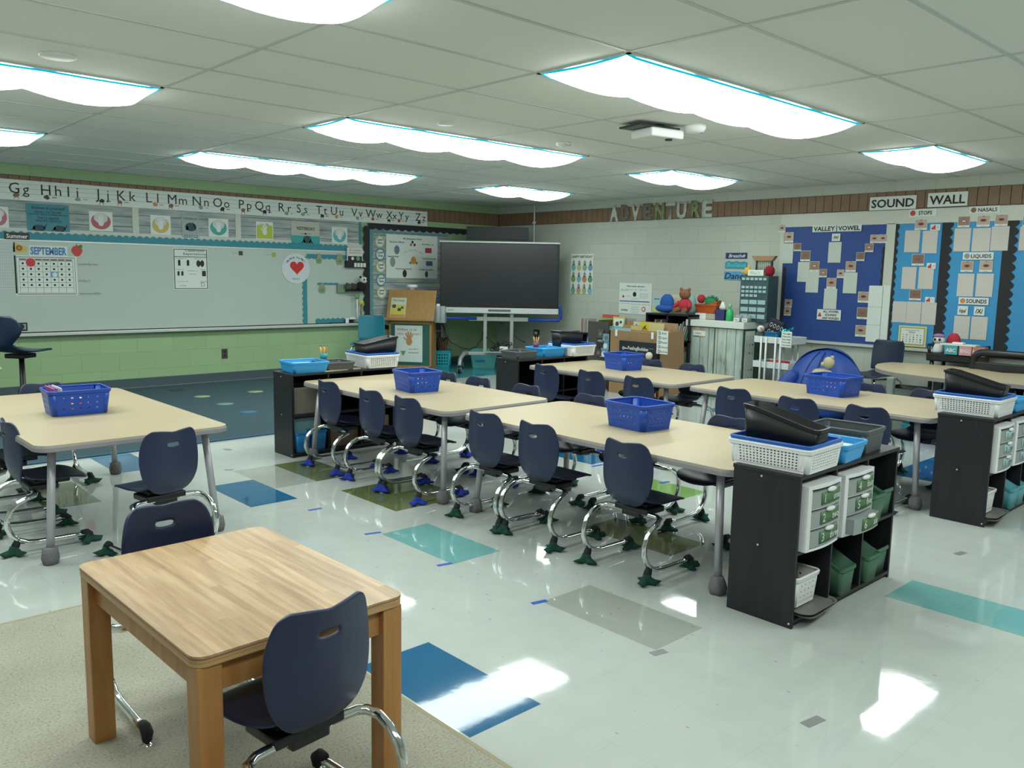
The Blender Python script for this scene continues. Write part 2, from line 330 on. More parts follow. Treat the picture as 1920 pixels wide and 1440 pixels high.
for px,lb in ((948,'white conduit pipe dropping from the ceiling to the black panel in the corner'),(1002,'white conduit pipe dropping down the right wall behind the television')):
    if px==948: p=onY(px,410,YB-.04); z0=1.72; loc=(p.x,YB-.035,z0)
    else: p=onX(px,410,XR-.03); z0=1.5; loc=(XR-.03,p.y,z0)
    t=thing('conduit_pipe',lb,'pipe',loc); MB().cyl((0,0,0),(0,0,H-z0),.011,n=10).build('pipe',white,t)
    b=MB(); b.box(-.02,-.02,H-z0-.28,.02,.02,H-z0-.25) if px==1002 else b.box(-.02,-.02,.02,.02,.02,.05); b.build('clip',white,t)
# ================================================================ WALL THINGS
class Poster:
    """a thing lying on a wall; its empty stands at the bottom middle, local x right, z up, -y into the room"""
    def __init__(s,wall,x0,y0,x1,y1,m,name,label,cat,off=.004,thick=.0015,group=None,shape=None,body='sheet',bevel=0):
        xm,ym=(x0+x1)/2,(y0+y1)/2
        if wall=='b':
            pl=YB-off; a=onY(x0,ym,pl).x; c=onY(x1,ym,pl).x; z0=onY(xm,y1,pl).z; z1=onY(xm,y0,pl).z; loc=((a+c)/2,pl,z0); rz=0
        else:
            pl=XR-off; a=onX(x0,ym,pl).y; c=onX(x1,ym,pl).y; z0=onX(xm,y1,pl).z; z1=onX(xm,y0,pl).z; loc=(pl,(a+c)/2,z0); rz=-PI/2; a,c=-a,-c
        s.setup(loc,rz,c-a,z1-z0,m,name,label,cat,thick,group,shape,body,bevel)
    def setup(s,loc,rz,w,h,m,name,label,cat,thick=.0015,group=None,shape=None,body='sheet',bevel=0,rot=None):
        s.w,s.h=w,h; s.t=thing(name,label,cat,loc,rz,group,rot); s.d=-thick; s.acc={}
        b=MB(); poly=[(-s.w/2+s.w*u,s.h*v) for u,v in (shape or [(0,0),(1,0),(1,1),(0,1)])]
        b.prism(poly,0,-thick,'y'); s.body=b.build(body,m,s.t,bevel=bevel)
    def P(s,u,v): return (-s.w/2+s.w*u,s.h*v)
    def mb(s,m,name='picture'): return s.acc.setdefault((name,m.name),(MB(),m))[0]
    def rect(s,u0,v0,u1,v1,m,name='picture',lay=1):
        (a,c),(d,e)=s.P(u0,v0),s.P(u1,v1); y=s.d-.0011*lay; s.mb(m,name).box(min(a,d),y,min(c,e),max(a,d),y+.001,max(c,e))
    def disc(s,u,v,r,m,name='picture',lay=1,sy=1,n=20):
        a,c=s.P(u,v); y=s.d-.0011*lay
        s.mb(m,name).prism([(a+r*math.cos(t),c+r*sy*math.sin(t)) for t in [2*PI*k/n for k in range(n)]],y,y+.001)
    def poly(s,pts,m,name='picture',lay=1):
        y=s.d-.0011*lay; s.mb(m,name).prism([s.P(*p) for p in pts],y,y+.001)
    def text(s,str_,u,v,h,m,width=None,lay=2,**k):
        a,c=s.P(u,v); return text(str_,h*s.h,m,s.t,a,c,s.d-.0011*lay,width=None if width is None else width*s.w,**k)
    def done(s):
        for (name,_),(b,m) in s.acc.items():
            if b.v: b.build(name,m,s.t)
        s.acc={}; return s.t
def P_at(loc,rz,w,h,m,name,label,cat,**k):
    p=Poster.__new__(Poster); p.setup(loc,rz,w,h,m,name,label,cat,**k); return p
def squiggle(p,u0,u1,v,m,n=8,h=.02,lay=2):
    """a run of small illegible print"""
    for i in range(n):
        a=u0+(u1-u0)*i/n; p.rect(a,v-h/2,a+(u1-u0)/n*random.uniform(.5,.85),v+h/2*random.uniform(.3,1),m,'print',lay)
def scallop(p0,p1,wd,side,n):
    """polygon of a strip with one wavy edge, in 2d"""
    d=Vector((p1[0]-p0[0],p1[1]-p0[1])); L=d.length; d/=L; nn=Vector((-d.y,d.x))*side; P=[Vector(p0),Vector(p1)]
    k=max(2,int(L/n)); 
    for i in range(k,-1,-1):
        s0=L*i/k
        if i<k:
            for q in (.75,.5,.25):
                P.append(Vector(p0)+d*(s0+L/k*q)+nn*(wd*(.72+.28*math.sin(PI*q))))
        P.append(Vector(p0)+d*s0+nn*wd*.72)
    return [tuple(v) for v in P]
# ---- whiteboard on the back wall
wb=mat('whiteboard_enamel',(.46,.54,.49),.16,spec=.5,coat=.3); alum=mat('aluminium_trim',(.62,.66,.64),.35,.4)
zb,zt=.671,1.665; xr_=onY(685,520,YB).x
t=thing('whiteboard','long whiteboard covering the green wall, with aluminium tray','whiteboard',(( -4.6+xr_)/2,YB,zb)); hw=(xr_+4.6)/2
MB().box(-hw,-.022,0,hw,-.002,zt-zb).build('writing_surface',wb,t)
b=MB(); b.box(-hw,-.03,zt-zb-.02,hw,-.001,zt-zb+.01); b.box(hw-.015,-.028,0,hw+.01,-.001,zt-zb); b.build('frame',alum,t)
b=MB(); b.box(-hw,-.085,-.03,hw,-.001,-.006); b.box(-hw,-.09,-.03,hw,-.082,.004); b.build('tray',alum,t,bevel=.003); MB().box(-hw,-.0245,0,hw,-.0215,.012).build('lower_gasket',black,t)
b=MB(); b.box(-hw,-.012,zt-zb+.01,hw,-.001,zt-zb+.09); b.box(-hw,-.018,2.10-zb,hw+.9,-.001,2.135-zb); b.build('upper_rail',mat('white_wall_rail',(.52,.56,.50),.5),t)
# wood plank paper panels above it
plank=mat('weathered_plank_paper',(.3,.36,.37),.7); nt,bs=nodes_of(plank)
tc=nt.nodes.new('ShaderNodeTexCoord'); mp=nt.nodes.new('ShaderNodeMapping'); mp.inputs['Scale'].default_value=(1.2,1,9); n=nt.nodes.new('ShaderNodeTexNoise'); n.inputs['Scale'].default_value=2.2; n.inputs['Detail'].default_value=7
r=ramp(nt,[(.3,(.17,.22,.23)),(.5,(.31,.36,.355)),(.68,(.45,.475,.44))]); nt.links.new(tc.outputs['Object'],mp.inputs[0]); nt.links.new(mp.outputs[0],n.inputs['Vector']); nt.links.new(n.outputs['Fac'],r.inputs[0])
sp=nt.nodes.new('ShaderNodeSeparateXYZ'); nt.links.new(tc.outputs['Object'],sp.inputs[0]); mo=nt.nodes.new('ShaderNodeMath'); mo.operation='MODULO'; mo.inputs[1].default_value=.11; nt.links.new(sp.outputs[2],mo.inputs[0])
lt=nt.nodes.new('ShaderNodeMath'); lt.operation='LESS_THAN'; lt.inputs[1].default_value=.006; nt.links.new(mo.outputs[0],lt.inputs[0]); mx=nt.nodes.new('ShaderNodeMix'); mx.data_type='RGBA'; mx.inputs[7].default_value=(.05,.07,.08,1)
nt.links.new(lt.outputs[0],mx.inputs[0]); nt.links.new(r.outputs[0],mx.inputs[6]); nt.links.new(mx.outputs[2],bs.inputs['Base Color'])
railw=MATS['white_wall_rail']
for x0,x1,ya,yb,lb in ((-260,249,371,434,'leftmost plank-print paper panel above the whiteboard, carrying the sea turtle sign'),(259,441,387,445,'middle plank-print paper panel above the whiteboard, between two handprints'),(451,672,396,462,'right plank-print paper panel above the whiteboard, carrying the YESTERDAY sign')):
    Poster('b',x0,ya,x1,yb,plank,'plank_paper_panel',lb,'wall panel',off=.004,group='plank paper panels').done()
b=MB(); q=onY(0,0,YB)
for px in (254,446): 
    x=onY(px,420,YB).x; b.box(x-.035,YB-.01,1.72,x+.035,YB-.001,2.08)
x9=onY(673,430,YB).x
b.box(-4.6,YB-.009,1.675,x9,YB-.001,1.775); struct(b.build('trim_3',railw))
# alphabet strip
zt_,zb_=2.272,2.062
xe=onY(801,415,YB-.02).x
t=thing('alphabet_strip','long white alphabet strip with black letters above the plank panels','alphabet strip',((-4.2+xe)/2,YB-.018,zb_)); hw=(xe+4.2)/2; ox=(-4.2+xe)/2
MB().box(-hw,-.002,0,hw,0,zt_-zb_).build('strip',paper,t)
lines=mat('rule_line',(.16,.18,.18),.7); b=MB(); hh=zt_-zb_
for zz in (.335*hh,.58*hh,.80*hh): b.box(-hw,-.003,zz,hw,-.002,zz+.0022)
b.build('ruled_line',lines,t)
L=[('F',-28),('f',-8),('G',28),('g',50),('H',87),('h',110),('I',129),('i',146),('J',185),('j',203),('K',227),('k',248),('L',279),('l',296),('M',323),('m',343),('N',369),('n',387),('O',408),('o',425),('P',452),('p',467),('Q',486),('q',502),('R',527),('r',542),('S',560),('s',573),('T',598),('t',610),('U',626),('u',640),('V',664),('v',676),('W',695),('w',711),('X',730),('x',740),('Y',752),('y',763),('Z',784),('z',795)]
for c,px in L:
    x=onY(px,380,YB-.02).x-ox
    text(c,.113 if c.isupper() or c in 'hlktibdf' else .105,black,t,x,.335*hh,-.0035,name='letter',valign='B')
pics=[(32,'b'),(89,'d'),(147,'g'),(191,'k'),(225,'b'),(291,'o'),(320,'b'),(377,'g'),(417,'k'),(456,'b'),(496,'k'),(537,'g'),(568,'g'),(604,'k'),(631,'o'),(670,'g'),(699,'r'),(729,'k'),(748,'r'),(786,'k')]
pc={'b':mat('pic_brown',(.22,.12,.07),.7),'d':mat('pic_dark',(.06,.06,.05),.7),'g':mat('pic_grey',(.25,.3,.28),.7),'k':mat('pic_black',(.02,.02,.02),.7),'o':mat('pic_orange',(.55,.25,.08),.7),'r':mat('pic_red',(.4,.05,.05),.7)}
for i,(px,c) in enumerate(pics):
    x=onY(px,390,YB-.02).x-ox; b=MB(); n=9
    b.prism([(x+.034*random.uniform(.6,1.1)*math.cos(2*PI*k/n),.05+.026*random.uniform(.6,1.1)*math.sin(2*PI*k/n)) for k in range(n)],-.0035,-.0025)
    if c in 'bk': b.box(x-.022,-.0035,.008,x-.016,-.0025,.04); b.box(x+.014,-.0035,.008,x+.02,-.0025,.04)
    for q in range(3): b.box(x+.05+q*.016,-.0035,.045,x+.062+q*.016,-.0025,.055)
    b.build('picture',pc[c],t)
# handprint posters
def hand(p,u,v,s,m,lay=3):
    a,c=p.P(u,v); y=p.d-.0011*lay; b=p.mb(m,'handprint'); kk_=[0]
    b.prism([(a+s*.28*math.cos(t),c+s*.34*math.sin(t)) for t in [2*PI*k/14 for k in range(14)]],y,y+.001)
    for ang,l in ((-.95,.62),(-.38,.80),(-.1,.9),(.18,.86),(.45,.72)):
        dx,dz=math.sin(ang),math.cos(ang); w_=s*.075; y-=.0002
        b.prism([(a-dz*w_+dx*.1*s,c+dx*w_+dz*.1*s),(a+dz*w_+dx*.1*s,c-dx*w_+dz*.1*s),(a+dz*w_*.7+dx*l*s,c-dx*w_*.7+dz*l*s),(a-dz*w_*.7+dx*l*s,c+dx*w_*.7+dz*l*s)],y,y+.001)
hc={'red':(.42,.10,.12),'pink':(.45,.13,.22),'yellow':(.55,.40,.12),'teal':(.06,.33,.30),'lime':(.42,.48,.06),'cyan':(.10,.40,.45)}
for x0,y0,x1,y1,c,lb in ((-22,387,16,426,'pink','handprint poster with pink ring cut by the left edge of the photo'),(167,397,211,433,'red','handprint poster with dark red ring right of the sea turtle sign'),(282,404,320,440,'yellow','handprint poster with yellow ring'),(391,410,428,444,'teal','handprint poster with green-teal ring right of the grey turtle sheet'),(480,416,512,449,'lime','handprint poster on lime yellow ground'),(622,426,651,457,'cyan','handprint poster with blue-teal ring, rightmost above the whiteboard')):
    p=Poster('b',x0,y0,x1,y1,paper,'handprint_poster',lb,'poster',off=.008,group='handprint posters'); m=mat('ring_'+c,hc[c],.6)
    if c=='lime': p.rect(.04,.05,.96,.8,m); p.text('Live Me',.5,.86,.12,black)
    else: p.disc(.5,.5,p.w*.42,m,sy=p.h/p.w); p.disc(.5,.68,p.w*.30,mat('ring_pale',(.55,.58,.55),.6),lay=2,sy=.8)
    hand(p,.5,.42,p.h*.5,paper); p.done()
p=Poster('b',50,383,130,441,mat('sea_blue_sheet',(.05,.22,.28),.6),'sea_turtle_sign','blue sign with two dark sea turtles and a saying, above the SEPTEMBER calendar','sign',off=.009)
p.text('Believe in yourself',.5,.88,.10,black,width=.8,shear=.3); p.text('AND ALL THAT YOU ARE',.5,.74,.07,black,width=.62); p.text('KNOW THAT THERE IS SOMETHING INSIDE YOU',.5,.66,.045,black,width=.9); p.text('THAT IS GREATER',.5,.55,.07,black,width=.5); p.text('THAN ANY OBSTACLE',.5,.46,.07,black,width=.6)
for u in (.27,.75):
    p.disc(u,.22,p.w*.14,mat('turtle_dark',(.03,.07,.09),.7),sy=.62); p.poly([(u-.2,.12),(u-.08,.2),(u-.1,.3)],MATS['turtle_dark']); p.poly([(u+.1,.25),(u+.2,.38),(u+.14,.16)],MATS['turtle_dark']); p.rect(u+.05,.03,u+.1,.16,MATS['turtle_dark'])
p.done()
p=Poster('b',341,404,373,449,mat('pale_blue_sheet',(.32,.38,.38),.6),'turtle_sheet','pale grey sheet with one dark turtle and small print','poster',off=.010)
p.disc(.52,.52,p.w*.33,MATS['turtle_dark'],sy=.75); p.poly([(.2,.38),(.4,.4),(.3,.6)],MATS['turtle_dark']); p.poly([(.6,.75),(.85,.3),(.75,.6)],MATS['turtle_dark']); p.text('TOMORROW',.5,.86,.09,black,width=.85); squiggle(p,.1,.95,.17,black,6,.025); squiggle(p,.1,.95,.09,black,6,.025); p.done()
p=Poster('b',546,415,599,460,mat('sand_sheet',(.45,.46,.40),.6),'yesterday_sign','YESTERDAY sign with a dark turtle on teal','sign',off=.010)
p.rect(0,0,1,.40,mat('teal_ground',(.04,.33,.36),.6)); p.text('YESTERDAY',.5,.70,.13,black,width=.66,bold=.02); p.disc(.5,.48,p.w*.03,black); p.rect(.3,.47,.7,.485,black); p.disc(.55,.24,p.w*.15,MATS['turtle_dark'],lay=2,sy=.8); p.poly([(.32,.08),(.5,.12),(.45,.25)],MATS['turtle_dark'],lay=2); p.poly([(.6,.12),(.78,.08),(.68,.25)],MATS['turtle_dark'],lay=2); p.done()
# teal scalloped borders
def strip_thing(wall,pa,pb,wd,side,label,m,off=.006,per=.07,name='scalloped_border',group=None):
    """pa,pb pixel ends of the straight edge"""
    f=(lambda q:onY(q[0],q[1],YB-off)) if wall=='b' else (lambda q:onX(q[0],q[1],XR-off))
    A,B=f(pa),f(pb); g=(lambda v:(v.x,v.z)) if wall=='b' else (lambda v:(-v.y,v.z))
    a,c=g(A),g(B); L_=math.hypot(c[0]-a[0],c[1]-a[1])
    if abs(c[0]-a[0])<abs(c[1]-a[1]): c=(a[0],c[1])
    else: c=(c[0],a[1])
    o=thing(name,label,'border',(a[0],YB-off,a[1]) if wall=='b' else (XR-off,-a[0],a[1]),0 if wall=='b' else -PI/2,group)
    MB().prism(scallop((0,0),(c[0]-a[0],c[1]-a[1]),wd,side,per),0,-.0015,'y').build('strip',m,o)
    return o
strip_thing('b',(-200,440),(652,474),.085,1,'teal scalloped border along the top of the whiteboard',teal,off=.032,per=.075)
strip_thing('b',(575,481),(592,606),.075,-1,'teal scalloped border, left side of the whiteboard corner frame',teal,off=.026)
strip_thing('b',(575,476),(685,484),.065,-1,'teal scalloped border, top of the whiteboard corner frame',teal,off=.027)
strip_thing('b',(592,606),(665,603),.065,1,'teal scalloped border, bottom of the whiteboard corner frame',teal,off=.027)
strip_thing('b',(595,534),(635,536),.03,1,'short teal strip across the middle of the whiteboard corner frame',teal,off=.028)
strip_thing('b',(673,400),(677,468),.04,1,'short teal border strip at the right end of the plank panels',teal,off=.006)
# bulletin board in plank paper by the corner
p=Poster('b',690,424,838,615,plank,'plank_bulletin_board','bulletin board covered in grey-teal plank paper left of the television','bulletin board',off=.004,thick=.012,body='backing'); p.done()
strip_thing('b',(693,424),(696,618),.11,-1,'black scalloped border down the left side of the plank bulletin board',darkbrd,off=.038,per=.12)
strip_thing('b',(690,418),(875,427),.09,-1,'black scalloped border along the top of the plank bulletin board',darkbrd,off=.020,per=.12)
strip_thing('b',(700,617),(830,613),.06,1,'black scalloped border along the bottom of the plank bulletin board',darkbrd,off=.020,per=.12)
tealpl=mat('teal_grey_border',(.10,.25,.27),.6)
strip_thing('b',(693,430),(696,612),.06,1,'thin teal-grey scalloped strip inside the left black border',tealpl,off=.030,per=.12)
strip_thing('b',(700,432),(840,438),.04,-1,'thin teal-grey scalloped strip inside the top black border',tealpl,off=.019,per=.12)
for i,(py,c,s) in enumerate(((453,'lime','Level\nZero'),(477,'blue','Level\nOne'),(500,'lime','Level\nTwo'),(525,'blue','Level\nThree'),(548,'lime','Level\nFour'))):
    m=mat('disc_'+c,(.38,.45,.20) if c=='lime' else (.08,.22,.36),.6)
    px=712+i*.8
    n_=18; sh=[(.5+.5*math.cos(2*PI*k/n_)*(1 if k%2 else .93),.5+.5*math.sin(2*PI*k/n_)*(1 if k%2 else .93)) for k in range(n_)]
    p=Poster('b',px-9.5,py-12.5,px+9.5,py+12.5,m,'voice_level_disc',f'round {c} edged voice level disc reading {s.replace(chr(10)," ")}','label',off=.021,group='voice level discs',shape=sh)
    p.disc(.5,.5,p.w*.37,paper,sy=p.h/p.w); a,b2=s.split('\n'); p.text(a,.5,.66,.17,black,width=.52,lay=3,bold=.03); p.text(b2,.5,.42,.17,black,width=.5,lay=3,bold=.03); p.done()
p=Poster('b',724,441,820,522,paper,'friends_poster','large white poster of headings and little pictures beside the voice level discs','poster',off=.024)
p.text('My Kindergarten Friends',.5,.915,.035,black,width=.36,bold=.02); p.text('The Stories of My Life',.2,.83,.035,black,width=.28,bold=.02); p.text('This Is Where I Live',.80,.80,.035,black,width=.24,bold=.02); p.text('Beach Be Great',.13,.50,.035,black,width=.2,bold=.02); p.text('The World Around Me',.83,.47,.035,black,width=.27,bold=.02); p.text('I Hear People and Stories',.33,.22,.035,black,width=.31,bold=.02); p.text('I Can Make Things Move',.77,.21,.035,black,width=.29,bold=.02)
for k,ch in enumerate("I'm a Rich Kid today"):
    th=math.radians(128-76*k/19)
    if ch!=' ': p.text(ch,.51+.30*math.cos(th),.30+.36*math.sin(th),.04,lines)
p.disc(.52,.42,p.w*.05,pc['o'],sy=1.2); p.disc(.46,.36,.02,mat('pic_green',(.08,.25,.08),.7)); p.disc(.58,.36,.02,MATS['pic_green']); p.rect(.75,.60,.88,.72,pc['r']); p.rect(.77,.30,.90,.41,mat('pic_blue',(.05,.12,.25),.7)); p.disc(.2,.65,p.w*.05,mat('pic_slate',(.12,.2,.28),.7),sy=1.4)
p.disc(.12,.37,p.w*.05,pc['g'],sy=1.5); p.disc(.35,.11,p.w*.04,pc['k'],sy=1.5); p.disc(.78,.10,p.w*.03,pc['d'],sy=1.8); p.disc(.5,.84,.02,pc['k']); p.disc(.47,.78,.018,pc['r']); p.disc(.54,.78,.02,pc['k']); p.done()
# black label, calendar, apple, notes on the whiteboard
p=Poster('b',8,436,55,449,blackp,'summer_label','black label reading Summer','label',off=.036); p.text('Summer',.5,.5,.62,paper,width=.86,bold=.03); p.done()
p=Poster('b',-30,451,30,550,mat('grid_paper',(.48,.55,.53),.4),'grid_chart','faint grid chart left of the calendar','chart',off=.024)
for k in range(1,14): p.rect(k/14,.02,k/14+.008,.98,mat('faint_line',(.36,.43,.42),.5)); 
for k in range(1,18): p.rect(.02,k/18,.98,k/18+.006,MATS['faint_line'])
p.done()
p=Poster('b',28,480,145,554,paper,'calendar','monthly calendar grid on the whiteboard under the word SEPTEMBER','calendar',off=.024)
blk2=mat('calendar_line',(.05,.06,.06),.6)
for u0,v0,u1,v1 in ((0.03,.03,.97,.045),(0.03,.955,.97,.97),(.03,.03,.036,.97),(.964,.03,.97,.97)): p.rect(u0,v0,u1,v1,blk2,'grid_line')
for k in range(8): p.rect(.07+k*.123,.06,.074+k*.123,.88,blk2,'grid_line')
for k in range(7): p.rect(.07,.06+k*.135,.935,.066+k*.135,blk2,'grid_line')
for k in range(7):
    p.rect(.075+k*.123,.885,.185+k*.123,.925,mat('calendar_head',(.16,.13,.09),.6),'day_name')
    for r_ in range(1,6): p.disc(.13+k*.123,.13+r_*.135,.011,black,'print')
p.disc(.253,.83,.045,red,'red_dot',3); p.rect(.565,.47,.68,.60,mat('pic_sky',(.15,.35,.55),.6),'date_card',3); p.disc(.63,.53,.024,paper,'date_card',4); p.done()
p=Poster('b',23,454,51,474,mat('yellow_card',(.62,.42,.08),.6),'flower_card','small yellow card with a sunflower beside SEPTEMBER','card',off=.024,shape=[(.1,1),(0,.1),(.4,0),(1,.2),(.95,.55)]); p.disc(.45,.45,.03,pc['b']); p.disc(.45,.45,.014,pc['o'],lay=2); p.done()
p=Poster('b',54,461,126,480,paper,'month_header','blue lettered paper strip reading SEPTEMBER','sign',off=.024); p.text('SEPTEMBER',.5,.5,.72,mat('pattern_blue',(.06,.20,.42),.6,noise=.7,nscale=60),width=.94,bold=.05); p.done()
p=Poster('b',133,458,155,481,mat('apple_red',(.50,.04,.03),.5),'apple_cutout','red paper apple cutout right of SEPTEMBER','cutout',off=.024,shape=[(.5+.48*math.cos(a)*(1 if math.sin(a)>-.3 else .85),.45+.45*math.sin(a)) for a in [2*PI*k/16 for k in range(16)]]); p.poly([(.5,.85),(.95,1),(1,.75),(.75,.7)],mat('leaf_green',(.05,.18,.04),.6)); p.rect(.46,.85,.52,1.05,pc['b']); p.done()
for (x0,x1,y,s) in ((146,184,495,'yesterday was'),(147,170,526,'today is'),(149,190,550,'tomorrow will be')):
    p=Poster('b',x0,y-4,x1,y+4,wb,'magnet_word',f'small whiteboard strip reading {s}','label',off=.0232,thick=.001,group='day words beside the calendar'); p.text(s,.5,.5,.55,lines,width=.95); p.done()
def expectations():
    p=Poster('b',325,466,390,543,paper,'expectations_chart','white Classroom Expectations chart with black figures','chart',off=.024)
    for r_ in ((.02,.02,.98,.035),(.02,.965,.98,.98),(.02,.02,.04,.98),(.96,.02,.98,.98),(.02,.79,.98,.805)): p.rect(*r_,black,'border_line')
    p.text('Classroom\nExpectations',.62,.915,.062,black,width=.66)
    for u,v in ((.17,.63),(.42,.63)): p.disc(u,v+.06,.016,black,'drawing'); p.rect(u-.035,v-.05,u+.035,v+.04,black,'drawing')
    for u in (.72,.83): p.disc(u,.64,.025,black,'drawing',sy=1.6)
    for u in (.14,.25): p.disc(u,.42,.014,black,'drawing'); p.rect(u-.03,.34,u+.03,.4,black,'drawing')
    p.rect(.82,.33,.93,.46,black,'drawing'); p.rect(.78,.08,.88,.18,lines,'drawing'); p.rect(.795,.09,.865,.165,paper,'drawing',2)
    for u0,u1,v in ((.08,.4,.755),(.6,.92,.755),(.08,.3,.49),(.4,.7,.46),(.78,.92,.49),(.1,.42,.2),(.75,.95,.2),(.45,.65,.38),(.14,.36,.1)): squiggle(p,u0,u1,v,lines,5,.014)
    p.done()
expectations()
for px,py,lb,mm in ((447,474,'tiny note with a dark tag on the whiteboard',pc['d']),(509,477,'tiny note with a yellow-green tag on the whiteboard',mat('tag_lime',(.35,.38,.08),.6))):
    p=Poster('b',px-12,py-3.5,px+8,py+4.5,wb,'magnet_note',lb,'note',off=.0232,thick=.001); p.rect(.62,0,1,1,mm); squiggle(p,.0,.5,.5,lines,5,.1); p.done()
p=Poster('b',528,475,581,532,mat('magnet_white',(.58,.62,.66),.4),'wish_well_disc','round white We Wish You Well disc with a red heart','sign',off=.024,thick=.006,shape=[(.5+.5*math.cos(2*PI*k/40),.5+.5*math.sin(2*PI*k/40)) for k in range(40)])
heart=[]
for k in range(28):
    a=2*PI*k/28; heart.append((.53+.0155*16*math.sin(a)**3,.545+.0155*(13*math.cos(a)-5*math.cos(2*a)-2*math.cos(3*a)-math.cos(4*a))))
p.poly(heart,mat('heart_red',(.52,.02,.02),.5),'heart')
for k,ch in enumerate('We Wish You Well'):
    a=math.radians(140-100*k/15)
    if ch!=' ': p.text(ch,.5+.37*math.cos(a),.5+.37*math.sin(a),.065,black,bold=.02,ry=-(a-PI/2))
p.text('M',.42,.16,.07,mat('ink_blue',(.02,.07,.2),.5)); squiggle(p,.48,.64,.16,MATS['ink_blue'],4,.02); p.done()
# little tags, magnetic holders and the panda on the right end of the whiteboard
for x0,y0,x1,y1,lb in ((593,475,604,494,'small tan tag with a green foot, left one atop the corner frame'),(630,476,644,496,'small green leaf-shaped tag at the top of the corner frame'),(597,532,611,549,'small green leaf tag below the middle strip')):
    p=Poster('b',x0,y0,x1,y1,mat('tag_tan',(.28,.30,.17),.6),'paper_tag',lb,'tag',off=.032,shape=[(.2,0),(.8,0),(1,.35),(.75,1),(.25,1),(0,.35)]); p.disc(.5,.3,.03,mat('tag_green',(.15,.30,.14),.6)); squiggle(p,.2,.8,.3,lines,3,.1,3); p.done()
p=Poster('b',631,533,648,549,mat('olive_box',(.22,.23,.16),.6),'small_card_box','small olive box magnet left of the panda','box',off=.026,thick=.03); p.rect(.1,.1,.9,.5,mat('tag_green',(.15,.30,.14),.6)); p.done()
p=Poster('b',646,489,684,502,blackp,'wire_pocket','black magnetic wire pocket holding a book','holder',off=.028,thick=.05)
for k in range(4): p.rect(.38+k*.15,.1,.50+k*.15,.7,paper)
p.done()
p=Poster('b',650,465,679,499,mat('book_cover_white',(.6,.62,.58),.5),'picture_book','tall white picture book with a dark band in the black wire pocket','book',off=.05,thick=.012)
p.rect(.05,.28,.95,.55,pc['k']); p.disc(.35,.42,.022,paper,lay=2); p.disc(.7,.42,.03,mat('tag_green',(.15,.30,.14),.6),lay=2); p.text('A Little',.5,.88,.09,pc['r'],width=.75); p.text('Garden Room',.5,.74,.06,black,width=.75); p.done()
c=onY(667,540,YB-.09)
t=thing('magnetic_shelf','narrow black magnetic shelf under the panda','shelf',(c.x,YB-.024,c.z-.045)); MB().box(-.15,-.11,0,.15,0,.012).build('ledge',blackp,t)
t=thing('plush_panda','black and white plush panda sitting at the right end of the whiteboard','soft toy',(c.x+.09,YB-.09,c.z-.03)); pw=mat('plush_white',(.6,.63,.6),1); pb_=mat('plush_black',(.01,.01,.01),1); pg=mat('plush_grey',(.07,.08,.075),1)
MB().ell((0,0,.05),(.08,.06,.07),14).build('body',pb_,t); MB().ell((.03,-.01,.14),(.055,.05,.05),14).build('head',pw,t); MB().ell((-.02,-.01,.18),(.016,.012,.02),8).ell((.08,-.01,.18),(.016,.012,.02),8).build('ear',pb_,t); MB().ell((.01,-.058,.145),(.012,.006,.016),8).ell((.055,-.054,.145),(.012,.006,.016),8).build('eye_patch',pb_,t)
for k in range(2):
    t=thing('plush_lump',('grey' if k else 'brown-grey')+' plush toy lying left of the panda'+(', touching it' if k==0 else ', furthest left'),'soft toy',(c.x-.03-.085*k,YB-.08,c.z-.03),group=None)
    MB().ell((0,0,.045),(.055,.045,.05),12).build('body',pg if k else mat('plush_brown',(.05,.045,.04),1),t); MB().ell((-.03,-.02,.085),(.02,.02,.02),8).build('head',pg,t)
c=onY(655,602,YB-.06); t=thing('marker_holder','white and black marker holder on the whiteboard tray','holder',(c.x,YB-.055,.678)); MB().box(-.06,-.022,0,.05,.022,.05).build('case',blackp,t,bevel=.004); MB().box(-.07,-.024,.0,-.02,-.021,.07).box(0,-.02,.05,.1,.02,.075).build('paper',white,t)
c=onY(628,606,YB-.06); t=thing('board_eraser','flat black eraser on the whiteboard tray','eraser',(c.x,YB-.055,.668)); MB().box(-.07,-.02,0,.07,.02,.02).build('pad',blackp,t,bevel=.003)
p=Poster('b',25,605,51,620,blackp,'photo_frame','small dark framed picture low on the whiteboard behind the office chair','picture frame',off=.024,thick=.008); p.rect(.15,.15,.9,.85,pc['g']); p.disc(.55,.5,.03,pc['k'],lay=2); p.done()
for px,py,wl,lb in ((421,663,'b','dark wall outlet on the green wall below the whiteboard'),(1006,627,'r','brown wall outlet with a plug under the television')):
    p=Poster(wl,px-5.5,py-9,px+5.5,py+9,mat('outlet_brown',(.06,.05,.045),.5),'wall_outlet',lb,'outlet',off=.001,thick=.006,body='plate',bevel=.001)
    for v in (.3,.7): p.disc(.5,v,p.w*.22,black,'socket')
    if wl=='r': p.rect(.2,.5,.7,.8,white,'plug',4)
    p.done()
